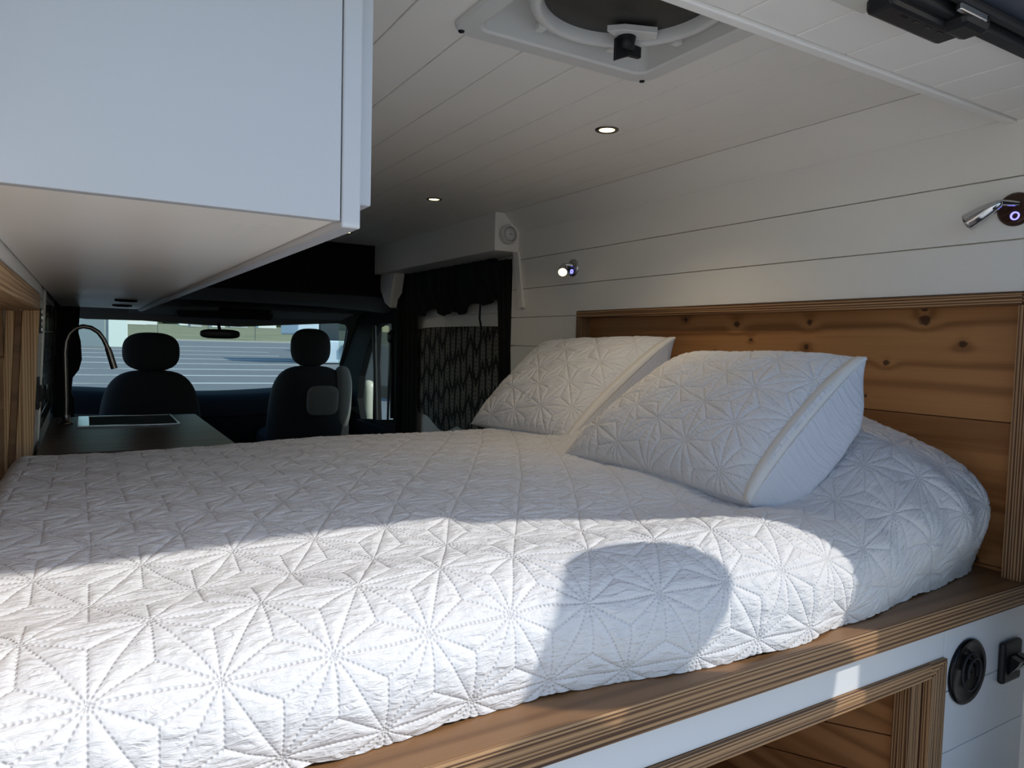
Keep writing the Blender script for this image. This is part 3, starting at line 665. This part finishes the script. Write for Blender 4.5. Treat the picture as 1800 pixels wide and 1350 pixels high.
# black door latch housing hanging from the rear header
L0, L1 = onZ(1545, 20, ZH-.002), onZ(1648, 46, ZH-.002)
lt = thing('latch_housing', ((L0.x+L1.x)/2, L0.y-.01, ZH-.02), 'black plastic door latch housing under the rear ceiling edge', 'latch')
B('housing', BLK, lt, (.795, .950, .500, .536, ZH-.022, ZH-.0005), .006)
B('housing_end', BLK, lt, (.905, .962, .474, .512, ZH-.024, ZH-.001), .009)
B('striker', STEEL, lt, (.885, .945, .472, .479, ZH-.016, ZH-.006), .002)
for k in range(4): B('slot', BLKG, lt, (.83+.026*k, .842+.026*k, .510, .513, ZH-.0226, ZH-.020))
MB().lathe([(.006, 0), (.006, .002), (.004, .002), (.004, 0)], (.865, .515, ZH-.0165), (0, 0, -1), 16).build('eyelet', STEEL, lt)
ec = MB().box(.70, .822, .532, .556, ZH-.007, ZH-.0005).build('edge_cap', paint('ivory_cap', (.66, .65, .58), .4), None, .002); tag(ec, 'short ivory edge cap on the ceiling beside the black latch housing', 'cap')

# ================================================================== GALLEY
CZt = -.278
ct = MB().box(-.096, .338, 1.93, 2.762, CZt-.022, CZt).build('countertop', CTOP, None, .002); tag(ct, 'dark brown polished wood countertop with a sink beyond the bed', 'countertop')
bc = thing('base_cabinet', (.11, 2.35, -.87), 'white base cabinet under the dark countertop beyond the bed', 'cabinet')
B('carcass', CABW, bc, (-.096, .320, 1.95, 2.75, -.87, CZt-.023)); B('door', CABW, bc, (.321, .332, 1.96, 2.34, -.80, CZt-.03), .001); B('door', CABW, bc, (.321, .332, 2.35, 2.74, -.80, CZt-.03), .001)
sk = thing('sink', (.12, 2.58, CZt), 'stainless steel sink with raised rim set in the dark countertop', 'sink')
x0, x1, y0, y1 = -.020, .255, 2.44, 2.73
for b in ((x0, x0+.030, y0, y1), (x1-.006, x1, y0, y1), (x0+.03, x1-.006, y0, y0+.008), (x0+.03, x1-.006, y1-.008, y1)): B('rim', STEEL, sk, (*b, CZt+.0005, CZt+.005), .001)
B('basin_dark_sheet', CURT, sk, (x0+.031, x1-.0065, y0+.0085, y1-.0085, CZt+.0005, CZt+.003))  # flat black sheet stands for the dark depth of the basin
fc = thing('faucet', (-.049, 2.57, CZt), 'dark brushed gooseneck faucet rising beside the sink', 'faucet')
YF = 2.57
def fp(x, y): return onY(x, y, YF)
path = [fp(116, 744), fp(116, 700), fp(115, 655), fp(114, 620), fp(116, 600), fp(122, 586), fp(133, 577), fp(146, 573.5), fp(160, 576), fp(173, 584), fp(182, 596), fp(189, 611), fp(195, 628)]
MB().tube(path, [.0068]*len(path), 14).build('neck', DKM, fc); MB().tube([fp(189, 611), fp(192, 619), fp(201, 648)], [.0085, .0095, .0100], 14).build('spray_head', DKM, fc)
MB().lathe([(.019, 0), (.019, .006), (.011, .010), (.011, .03)], fp(116, 744)-Vector((0, 0, .003)), (0, 0, 1), 20).build('base', DKM, fc)
# switches and sockets on the left wall
def onL(x, y, d=.0): 
    p = onX(x, y, -.092+d); return onX(x, y, lx(p.z)+d)
def leftplate(nm, m, p, hy, hz, th, parent=None, label=None, cat=None):
    o = MB().hexa([(lx(p.z)+th, p.y-hy, p.z-hz), (lx(p.z)+th, p.y-hy, p.z+hz), (lx(p.z)+th, p.y+hy, p.z+hz), (lx(p.z)+th, p.y+hy, p.z-hz)], [(lx(p.z), p.y-hy, p.z-hz), (lx(p.z), p.y-hy, p.z+hz), (lx(p.z), p.y+hy, p.z+hz), (lx(p.z), p.y+hy, p.z-hz)]).build(nm, m, parent, .001)
    return o
p = Vector((0, 2.07, .027)); sp_ = thing('switch_strip', (lx(.02), 2.07, -.005), 'black switch strip with pale buttons on the left wall', 'switch')
leftplate('plate', BLK, p, .035, .030, .006, sp_)
for k in range(4): leftplate('button', STEEL if k % 2 else WHITE, Vector((0, 2.06, .048-k*.014)), .02, .0045, .010, sp_)
for k, (yy, zz_, lb) in enumerate(((2.10, -.150, 'small black outlet on the left wall above the quilt, nearer one'), (2.36, -.165, 'small black outlet on the tiled wall beside the faucet'))):
    so_ = thing('outlet', (lx(zz_), yy, zz_-.04), lb, 'outlet')
    leftplate('plate', BLK, Vector((0, yy, zz_)), .038, .038, .007, so_); leftplate('socket', BLKG, Vector((0, yy, zz_)), .022, .02, .013, so_)
tile = thing('backsplash', (lx(-.1), 2.8, CZt), 'glossy tiled backsplash on the left wall behind the faucet', 'backsplash')
mb = MB()
for i in range(9):
    for j in range(8):
        yA, zA = 2.30+i*.118+(.059 if j % 2 else 0), CZt+.006+j*.046; X_ = lx(zA)+.002+random.uniform(-.0005, .0005)
        mb.box(X_-.005, X_, yA, yA+.113, zA, zA+.042)
tag(mb.build('tiles', plain('glass_tile', (.10, .11, .10), .08), tile, .0015), kind='stuff')

# ================================================================== CAB
def rounded_pad(w, h, d, n=26, e=3.2):   # superellipsoid cushion as list of grids
    th = np.linspace(0, 2*PI, n*2+1); ph = np.linspace(-PI/2, PI/2, n)
    T, P = np.meshgrid(th, ph, indexing='ij'); f = lambda c, q: np.sign(c)*np.abs(c)**q
    k = 2/e; return w*f(np.cos(P), k)*f(np.cos(T), k), d*f(np.cos(P), .8)*f(np.sin(T), .8), h*f(np.sin(P), k)
def pad(name, m, parent, c, w, h, d, e=3.0, tilt=0, taper=0):
    x, y, z = rounded_pad(w, h, d, e=e); x = x*(1-taper*(z/h)*.5); y2 = y*math.cos(tilt)+z*math.sin(tilt); z2 = z*math.cos(tilt)-y*math.sin(tilt)
    return grid_mesh(name, x+c[0], y2+c[1], z2+c[2], x, z, m, parent)
def seat(c, label, wd, hw, top, sh, back_m):
    x, y = c; t = thing('car_seat', (x, y, -.87), label, 'seat', 'front cab seats')
    pad('backrest', back_m, t, (x, y+.05, (sh-.75)/2), wd, (sh+.75)/2, .085, 3.4, -.12, .18)
    hh = (top-(sh-.005))/2
    pad('headrest', SEATF, t, (x, y+.02, top-hh), hw, hh, .05, 2.7)
    for s in (-1, 1): MB().tube([(x+s*.055, y+.03, sh-.08), (x+s*.055, y+.03, sh+.06)], .007, 8).build('headrest_post', CHR, t)
    pad('seat_cushion', SEATF, t, (x, y+.28, -.60), wd, .08, .26, 3.4)
    B('seat_base', CABIN, t, (x-.18, x+.18, y+.02, y+.48, -.87, -.68), .02)
    return t
seat((.270, 3.75), 'dark driver seat on the left seen from behind with wide rounded headrest', .222, .122, .012, -.165, SEATF)
ps = seat((1.105, 4.06), 'dark passenger seat on the right seen from behind beside the side window', .232, .112, .060, -.150, SEATF)
X_, Z_ = np.meshgrid(np.linspace(-.13, .17, 20), np.linspace(-.40, -.17, 20), indexing='ij')
pad('sunlit_patch', SEATLIT, ps, (1.15, 3.985, -.345), .09, .085, .010, 4.0, -.12)  # patch of sun on the seat back, built as a lighter pad
pad('lit_bolster', SEATLIT, ps, (1.285, 4.08, -.34), .055, .19, .07, 2.8, -.12)  # sunlit edge of the seat, painted lighter than the backrest
# dashboard and lower cab
da = thing('dashboard', (.67, 4.75, -.87), 'dark dashboard running under the windscreen', 'dashboard')
X_, T_ = np.meshgrid(np.linspace(-.22, 1.56, 60), np.linspace(0, 1, 20), indexing='ij')
zt_ = -.345-.02*np.cos((X_-.67)*3.2)
Yd = 4.45+.70*T_; Zd = zt_+.02*np.sin(T_*PI)-.10*np.clip(1-T_*4, 0, 1)**2
grid_mesh('dash_top', X_, Yd, Zd, X_, Yd, CABIN, da); B('dash_body', CABIN, da, (-.22, 1.56, 4.46, 5.15, -.87, -.46), .02)
pad('instrument_hood', CABIN, da, (.28, 4.42, -.345), .17, .05, .09, 2.6)
st_ = thing('steering_wheel', (.28, 4.28, -.6), 'black steering wheel in front of the driver seat', 'steering wheel')
MB().tube([(.28+.17*math.cos(a), 4.28+.05*math.sin(a), -.45+.16*math.sin(a)) for a in np.linspace(0, 2*PI, 40)], .014, 10, False).build('rim', BLK, st_)
MB().tube([(.28, 4.29, -.45), (.28, 4.42, -.47)], [.05, .035], 14).build('hub', BLK, st_); B('spoke', BLK, st_, (.12, .44, 4.275, 4.295, -.465, -.44), .004)
# mirror
mr = thing('rear_view_mirror', (.66, 4.35, .0), 'black rear-view mirror hanging at the top of the windscreen', 'mirror')
m0 = onY(387, 587, 4.35); pad('housing', BLK, mr, tuple(m0), .107, .027, .02, 3.2); MB().tube([m0, m0+Vector((0, .06, .06))], .009, 8).build('stem', BLK, mr)
# windscreen frame built on the slanted windscreen plane
PA, PB = Vector((0, 4.98, -.38)), Vector((0, 4.50, .10)); PN = Vector((0, PB.z-PA.z, -(PB.y-PA.y))).normalized()
def onW(x, y): d = ray(x, y); return d*(PA.dot(PN)/d.dot(PN))
def inW(X, t): return Vector((X, PA.y+(PB.y-PA.y)*t, PA.z+(PB.z-PA.z)*t))
hole = [inW(-.20, .0), inW(-.20, .7), inW(-.13, 1.00)]+[onW(*q) for q in ((150, 558), (250, 561), (356, 569), (420, 572), (505, 569), (592, 566), (606, 569), (611, 578), (608, 596), (596, 640))]+[inW(1.62, 0)]
outer = [inW(-.5, -.1), inW(-.5, .7), inW(-.5, 1.5)]+[inW(h.x, 1.5) for h in hole[3:-3]]+[inW(2.0, 1.5), inW(2.0, .7), inW(2.0, -.1)]
wf = MB(); off = PN*-.012 if PN.y > 0 else PN*.012
k = len(hole)
for side in (Vector((0, 0, 0)), off): pass
V = hole+outer+[p_+off for p_ in hole]+[p_+off for p_ in outer]
F = []
for i in range(k-1):
    F += [(i, i+1, k+i+1, k+i), (2*k+i, 2*k+i+1, 3*k+i+1, 3*k+i), (i, i+1, 2*k+i+1, 2*k+i)]
wfo = wf.add(V, F).build('window_1', CABG, None, .0); tag(wfo, kind='structure')
def glassm():
    n = N('windscreen_glass'); t = n.t; out = t.nodes['Material Output']
    tr = n.n('BsdfTransparent'); tr.inputs[0].default_value = (.86, .92, .89, 1); gl_ = n.n('BsdfGlossy'); gl_.inputs['Roughness'].default_value = .02
    ge = n.n('NewGeometry'); fr = n.math('ABSOLUTE', n.vmath('DOT_PRODUCT', ge.outputs['Normal'], ge.outputs['Incoming'])); fr = n.math('MULTIPLY_ADD', n.math('POWER', n.math('SUBTRACT', 1.0, fr, clamp=True), 5.0), .8, .03); mx = n.n('MixShader'); t.links.new(fr, mx.inputs[0]); t.links.new(tr.outputs[0], mx.inputs[1]); t.links.new(gl_.outputs[0], mx.inputs[2]); t.links.new(mx.outputs[0], out.inputs[0]); return n.m
GL = glassm()
MB().hexa([inW(-.5, -.05)+off*.9, inW(1.9, -.05)+off*.9, inW(1.9, 1.1)+off*.9, inW(-.5, 1.1)+off*.9], [q+off*.08 for q in (inW(-.5, -.05)+off*.9, inW(1.9, -.05)+off*.9, inW(1.9, 1.1)+off*.9, inW(-.5, 1.1)+off*.9)]).build('pane', GL, wfo)
# headliner and overhead shelf
hl = thing('overhead_shelf', (.67, 4.1, .1), 'grey overhead storage shelf and headliner above the windscreen', 'shelf')
X_, T_ = np.meshgrid(np.linspace(-.34, 1.62, 60), np.linspace(0, 1, 24), indexing='ij')
cur = .9*((X_-.64)/.98)**2
Yh = 3.70+(4.50-3.70)*T_; Zh = .245-.10*T_-.03*np.sin(T_*PI*2)-.10*cur**2*.5
grid_mesh('headliner', X_, Yh, Zh, X_, Yh, CABG, hl)
B('shelf_front', CABIN, hl, (-.34, 1.62, 3.66, 3.72, .235, .62), .02)
B('console', CABIN, hl, (.42, .92, 4.18, 4.40, .10, .16), .02)
MB().hexa([(.20, 4.10, .142), (.62, 4.10, .150), (.62, 4.34, .118), (.20, 4.34, .112)], [(.20, 4.10, .150), (.62, 4.10, .158), (.62, 4.34, .126), (.20, 4.34, .12)]).build('sun_visor', CABG, hl, .003)
MB().hexa([(.90, 4.10, .150), (1.36, 4.10, .150), (1.36, 4.34, .118), (.90, 4.34, .118)], [(.90, 4.10, .158), (1.36, 4.10, .158), (1.36, 4.34, .126), (.90, 4.34, .126)]).build('sun_visor', CABG, hl, .003)
rt_ = MB().box(-.34, 1.62, 3.62, 4.62, .62, .66).build('trim_10', SHELL); tag(rt_, kind='structure')
# passenger door with side window and quarter glass
PX = 1.50
def side_wall(name, X, th, holes_px, kind='structure'):
    pass
pd = thing('door_1', (PX, 4.2, -.87), kind='structure')
def quad_ring(outer_, inner_, dx, nm, m, parent):
    mb = MB(); k = len(outer_); V = outer_+inner_; V = V+[tuple(Vector(q)+Vector((dx, 0, 0))) for q in V]; F = []
    for i in range(k):
        j = (i+1) % k; F += [(i, j, k+j, k+i), (2*k+i, 2*k+j, 3*k+j, 3*k+i), (k+i, k+j, 3*k+j, 3*k+i)]
    return mb.add(V, F).build(nm, m, parent)
win = [onX(*q, PX) for q in ((691, 738), (690, 600), (688, 569), (672, 568), (660, 575), (657, 640), (660, 738))]
qu = [onX(*q, PX) for q in ((658, 738), (656, 650), (653, 592), (645, 610), (632, 660), (628, 700), (634, 736))]
def box_out(loop, y0, y1, z0, z1):
    c = sum((Vector(q) for q in loop), Vector())/len(loop); out = []
    for q in loop:
        d = Vector(q)-c; s = 1e9
        if abs(d.y) > 1e-6: s = min(s, ((y1 if d.y > 0 else y0)-c.y)/d.y)
        if abs(d.z) > 1e-6: s = min(s, ((z1 if d.z > 0 else z0)-c.z)/d.z)
        out.append(tuple(c+d*s))
    return out
ymid = (win[5].y+qu[1].y)/2
win = [tuple(q) for q in win]; qu = [tuple(q) for q in qu]
ow = [(PX, 3.66, -.52), (PX, 3.66, -.1), (PX, 3.66, .62), (PX, 3.95, .62), (PX, ymid, .62), (PX, ymid, -.1), (PX, ymid, -.52)]
oq = [(PX, ymid, -.52), (PX, ymid, -.1), (PX, ymid, .62), (PX, 4.50, .62), (PX, 4.66, .1), (PX, 4.80, -.2), (PX, 4.84, -.52)]
quad_ring(ow, win, .04, 'window_frame', CABIN, pd); quad_ring(oq, qu, .04, 'quarter_frame', CABIN, pd)
B('door_card', CABIN, pd, (PX-.02, PX+.05, 3.66, 5.15, -.87, -.50), .01)
B('pane', GL, pd, (PX+.02, PX+.024, 3.70, 4.9, -.5, .2))
MB().tube([onX(689, 580, 1.44), onX(689, 735, 1.44)], .012, 8).build('window_channel', BLK, pd); MB().tube([onX(658, 572, 1.47), onX(661, 738, 1.47)], .012, 8).build('window_channel', BLK, pd)
# driver side: dark partition, pillar and belt
dp = MB().prism([tuple(onY(*q, 3.42)) for q in ((92, 520), (142, 520), (138, 585), (142, 600), (144, 632), (139, 650), (128, 664), (125, 690), (131, 701), (131, 770), (92, 770))], (0, .04, 0)).build('trim_11', CABIN, None, .003); tag(dp, kind='structure')
dsd = MB().box(-.36, -.28, 3.4, 5.1, -.87, -.42).box(-.36, -.28, 3.4, 3.6, -.5, .62).box(-.36, -.28, 3.4, 5.1, .2, .62).build('door_2', CABIN, None); tag(dsd, kind='structure')
# seat belt on the passenger pillar
sb = thing('seat_belt', (1.38, 3.78, -.4), 'black seat belt hanging beside the passenger window', 'seat belt')
b0 = onX(685, 596, 1.40); b1 = onX(681, 738, 1.40)
MB().hexa([b0+Vector((0, -.012, 0)), b0+Vector((0, .012, 0)), b1+Vector((0, .012, 0)), b1+Vector((0, -.012, 0))], [q+Vector((.004, 0, 0)) for q in (b0+Vector((0, -.012, 0)), b0+Vector((0, .012, 0)), b1+Vector((0, .012, 0)), b1+Vector((0, -.012, 0)))]).build('webbing', BLK, sb)
pad('belt_guide', BLK, sb, tuple(b0+Vector((0, -.01, .01))), .015, .03, .03, 2.6)
# outside mirror
om = thing('wing_mirror', (1.62, 4.45, -.45), 'pale wing mirror outside the passenger quarter window', 'mirror')
mc = onY(640, 702, 4.62); pad('shell', paint('cream_paint', (.70, .70, .58), .3), om, (mc.x+.03, mc.y, mc.z-.02), .05, .15, .06, 2.6)
MB().tube([(mc.x-.05, mc.y-.02, mc.z-.14), (mc.x, mc.y, mc.z-.12)], .02, 8).build('arm', BLK, om)

# ================================================================== OUTSIDE
def gp(x, y):
    d = ray(x, y); n_ = Vector((0, -math.sin(GA), math.cos(GA))); return d*(-HC*math.cos(GA)/d.dot(n_))
sh_ = thing('portable_office', (.3, 40, gz(40)), 'pale portable office with grey door at the left of the windscreen', 'building')
GRY = plain('grey_siding', (.42, .45, .45), .6); PAL = plain('pale_mint_siding', (.80, .86, .80), .6)
B('body', GRY, sh_, (-2.2, .95, 38.6, 41.5, gz(38), gz(38)+2.6)); B('end_wall', PAL, sh_, (.95, 1.75, 38.5, 41.6, gz(38), gz(38)+2.7), .02)
B('door', plain('blue_grey_door', (.25, .30, .32), .5), sh_, (-.55, .80, 38.5, 38.6, gz(38), gz(38)+2.1), .02); B('window', plain('dark_glass', (.02, .03, .04), .1), sh_, (-1.2, -.72, 38.52, 38.6, gz(38)+1.3, gz(38)+1.9), .02)
B('roof', PAL, sh_, (-2.3, 1.85, 38.4, 41.7, gz(38)+2.7, gz(38)+2.85))
# white box truck at the right
tk = thing('box_truck', (8.6, 25, gz(25)), 'white and dark truck parked at the right of the windscreen', 'truck')
B('cargo_body', plain('dark_navy', (.02, .035, .05), .3), tk, (6.95, 12.5, 24.6, 27.0, -.03, 1.3), .05); B('lower_body', plain('truck_white', (.62, .72, .82), .4), tk, (6.95, 12.5, 24.5, 27.0, -.82, -.03), .05); B('side_box', bpy.data.materials['truck_white'], tk, (6.2, 6.95, 24.6, 27.0, 0.15, 1.2), .05)
B('chassis', CABIN, tk, (7.1, 12.3, 24.7, 26.8, gz(25)+.25, -.82)); B('door_mirror', BLK, tk, (7.75, 7.85, 24.3, 24.45, -.45, -.15))
for x in (7.9, 11.4):
    for y in (24.6, 26.7): MB().lathe([(0, 0), (.12, 0), (.20, .02), (.20, .24), (0, .25)], (x, y, gz(25)+.05), (0, 1, 0), 20).build('wheel', RUB, tk)
# dark hangar row, white vehicles and buildings far behind
random.seed(9)
def fieldz(y): return gz(57)+(6.0-gz(57))*(y-55)/345
for k, (pxx, wdt, hh, gr) in enumerate(((212, 1.6, 1.4, 1), (236, 3.0, 2.2, 0), (262, 2.2, 1.8, 0), (330, 2.4, 1.6, 0), (345, 1.4, 1.2, 1), (384, 1.8, 1.5, 0), (420, 2.6, 1.4, 1), (470, 3.0, 1.8, 0), (520, 2.4, 1.5, 1))):
    y = 205+17*((k*5) % 4); d_ = ray(pxx, 570); x = d_.x/d_.y*y; z_ = fieldz(y)
    fb = thing('distant_hangar', (x, y, z_), ['white low hangar far beyond the grass field', 'pale grey low hangar far beyond the grass field'][gr], 'building', ['far white hangars', 'far grey hangars'][gr])
    mt_ = bpy.data.materials.get(['far_white', 'far_grey'][gr]) or plain(['far_white', 'far_grey'][gr], [(.85, .86, .85), (.50, .52, .53)][gr], .6)
    MB().prism([(x-wdt, y, z_), (x+wdt, y, z_), (x+wdt, y, z_+hh), (x, y, z_+hh*1.25), (x-wdt, y, z_+hh)], (0, 5, 0)).build('shed', mt_, fb)
for k in range(14):
    x, y = -6+k*3.6, 60.5; fpz = gz(57)+.02
    fpo = MB().tube([(x, y+k*.12, fpz-.2), (x, y+k*.12, fpz+1.7)], .035, 6).build('fence_post', plain('fence_metal', (.16, .16, .15), .5) if k == 0 else bpy.data.materials['fence_metal']); tag(fpo, 'thin metal fence post at the edge of the grass field', 'post', 'fence posts beyond the lot')
tr_ = MB()
rg = np.random.RandomState(3)
for k in range(60):
    a = k/60*420-140; r = 4+rg.rand()*4
    tr_.lathe([(0, 0), (r, .5), (r*.8, 3+rg.rand()*3), (r*.3, 5+rg.rand()*3), (0, 8)], (a, 402+rg.rand()*12, 5.0), (0, 0, 1), 9)
tro = tr_.build('tree_line', plain('far_trees', (.05, .07, .035), .9)); tag(tro, 'dark tree line on the horizon', 'trees', kind='stuff')
# cars seen through the passenger window
def car(x, y, m, label, l=1.9, yawd=0):
    t = thing('parked_car', (x, y, gz(y)), label, 'car', None); z = gz(y)
    prof = [(-l, .28), (-l, .62), (-l*.92, .74), (-l*.45, .80), (-l*.22, 1.22), (l*.42, 1.24), (l*.72, .84), (l*.98, .74), (l, .30)]
    MB().prism([(x-.72, y+a, z+b) for a, b in prof], (1.44, 0, 0)).build('body', m, t, .05)
    MB().prism([(x-.735, y+a, z+b) for a, b in ((-l*.40, .82), (-l*.20, 1.15), (l*.38, 1.17), (l*.60, .84))], (1.47, 0, 0)).build('windows', bpy.data.materials['dark_glass'], t)
    MB().prism([(x-.60, y-l*.46, z+.80), (x+.60, y-l*.46, z+.80), (x+.55, y-l*.25, z+1.19), (x-.55, y-l*.25, z+1.19)], (0, -.02, .012)).build('rear_window', bpy.data.materials['dark_glass'], t)
    for a in (-l*.62, l*.62):
        for s in (-.72, .54): MB().lathe([(0, 0), (.18, 0), (.29, .02), (.29, .17), (0, .18)], (x+s, y+a, z+.29), (1, 0, 0), 18).build('wheel', RUB, t)
    return t
car(5.75, 13.6, plain('car_slate', (.10, .13, .15), .25), 'dark slate car parked outside the passenger window')
car(8.4, 19.5, plain('car_silver', (.50, .52, .52), .3), 'silver car parked farther back outside the passenger window')
rb = MB().box(11.6, 14.2, 33, 36, gz(34), gz(34)+3.0).build('brick_building', plain('dark_red_brick', (.10, .05, .045), .8), None, .05); tag(rb, 'small dark red building seen through the passenger window', 'building')

# ================================================================== REAR DOORS AND PHOTOGRAPHER (behind the camera)
rd = thing('door_3', (1.39, .0, -.87), kind='structure')
MB().prism([(1.56, .25, -.85), (2.22, .25, -.85), (2.22, .25, .34), (2.20, .25, .39), (2.15, .25, .42), (1.56, .25, .42)], (0, -.05, 0)).build('door_panel', SHELL, rd, .006)
ld = thing('door_4', (-.17, .0, -.87), kind='structure')
MB().prism([(-.20, .30, -.85), (-.20, -.36, -.85), (-.20, -.36, .40), (-.20, .30, .42)], (.045, 0, 0)).build('door_panel', SHELL, ld, .006)
B('liner', WHITE, ld, (-.154, -.148, -.33, .27, -.80, .38))  # added white sheet on the unseen door, reflects sun into the van
bu = MB().box(-.25, 1.55, .16, .34, -1.02, -.90).build('rear_bumper', BLK, None, .02); tag(bu, 'black rear bumper step below the open back doors', 'bumper')

def person():
    J = {}; E_ = []; R_ = {}
    def v(k, p, r, par=None):
        J[k] = p; R_[k] = r
        if par: E_.append((par, k))
    cx, cy = .955, .02
    v('pel', (cx, cy-.16, -.50), .115); v('waist', (cx, cy-.04, -.36), .105, 'pel'); v('chest', (cx, cy+.16, -.14), .125, 'waist'); v('neck', (cx+.02, cy+.235, .03), .045, 'chest')
    v('shr', (cx+.18, cy+.19, .005), .060, 'chest'); v('elr', (cx+.31, cy+.24, -.08), .044, 'shr'); v('wrr', (cx+.14, cy+.26, -.20), .028, 'elr')
    v('shl', (cx-.17, cy+.19, .00), .064, 'chest'); v('ell', (cx-.38, cy+.10, -.05), .040, 'shl'); v('wrl', (cx-.66, cy-.02, -.03), .027, 'ell')
    v('w2', (cx-.80, cy-.07, -.01), .024, 'wrl')
    v('hir', (cx+.09, cy-.16, -.58), .085, 'pel'); v('knr', (cx+.10, cy-.14, -.93), .055, 'hir'); v('anr', (cx+.10, cy-.20, -1.25), .036, 'knr'); v('tor', (cx+.11, cy-.09, -1.275), .03, 'anr')
    v('hil', (cx-.09, cy-.16, -.58), .085, 'pel'); v('knl', (cx-.10, cy-.14, -.93), .055, 'hil'); v('anl', (cx-.11, cy-.20, -1.25), .036, 'knl'); v('tol', (cx-.12, cy-.09, -1.275), .03, 'anl')
    root = thing('person', (cx, cy-.12, -HC), 'person in a dark jacket standing behind the open rear doorway holding a phone', 'person')
    def skin(name, J, E_, R_, m, rootk):
        ks = list(J); me = bpy.data.meshes.new(name); o0 = ORG[root.name]
        me.from_pydata([tuple(W(J[k])-o0) for k in ks], [(ks.index(a), ks.index(b)) for a, b in E_], []); me.materials.append(m)
        o = bpy.data.objects.new(name, me); COL.objects.link(o); o.parent = root
        md = o.modifiers.new('skin', 'SKIN'); sk_ = me.skin_vertices[0].data
        for i, k in enumerate(ks): sk_[i].radius = (R_[k]*S, R_[k]*S*(.75 if k in ('chest', 'waist', 'pel') else 1)); sk_[i].use_root = (k == rootk)
        md.use_smooth_shade = True; ss = o.modifiers.new('sub', 'SUBSURF'); ss.levels = 2; ss.render_levels = 2
        return o
    skin('body', J, E_, R_, plain('dark_jacket', (.07, .075, .09), .9), 'pel')
    SK = plain('skin', (.55, .34, .25), .55)
    hc = (cx+.04, cy+.245, .125)
    hd_ = pad('head', SK, root, hc, .066, .098, .082, 2.2)
    pad('hair', plain('brown_hair', (.05, .03, .02), .8), root, (hc[0], hc[1]-.010, hc[2]+.022), .092, .085, .092, 2.4)
    pad('nose', SK, hd_, (hc[0]-.008, hc[1]+.085, hc[2]-.012), .010, .018, .014, 2.0)
    for s in (-1, 1):
        pad('eye', plain('eye', (.6, .6, .6), .2) if s < 0 else bpy.data.materials['eye'], hd_, (hc[0]+s*.024, hc[1]+.076, hc[2]+.005), .011, .007, .006, 2.0); pad('ear', SK, hd_, (hc[0]+s*.070, hc[1], hc[2]-.005), .008, .024, .014, 2.0)
    pad('mouth', plain('lips', (.45, .2, .17), .5), hd_, (hc[0], hc[1]+.077, hc[2]-.045), .020, .006, .006, 2.0)
    HJ = {}; HE = []; HR = {}; w0 = Vector((cx-.80, cy-.07, -.01))
    def hv(k, p, r, par=None):
        HJ[k] = tuple(p); HR[k] = r
        if par: HE.append((par, k))
    hv('w', w0, .024); pm_ = w0+Vector((-.045, -.005, .0)); hv('p', pm_, .030, 'w')
    for i in range(4):
        z = .024-.016*i; L = (.030, .034, .032, .025)[i]; q = pm_+Vector((-.022, .004, z)); hv('a%d' % i, q, .009, 'p'); hv('b%d' % i, q+Vector((-L*.8, -.010, .0)), .008, 'a%d' % i); hv('c%d' % i, q+Vector((-L*1.1, -.030, .0)), .007, 'b%d' % i)
    hv('t0', pm_+Vector((.005, -.02, .028)), .010, 'p'); hv('t1', pm_+Vector((-.02, -.042, .036)), .008, 't0')
    skin('hand', HJ, HE, HR, SK, 'p')
person()
ph = MB().box(-.005, .060, -.085, -.078, -.065, .065).build('phone', BLKG, None, .003); tag(ph, 'black phone held up behind the camera position', 'phone')
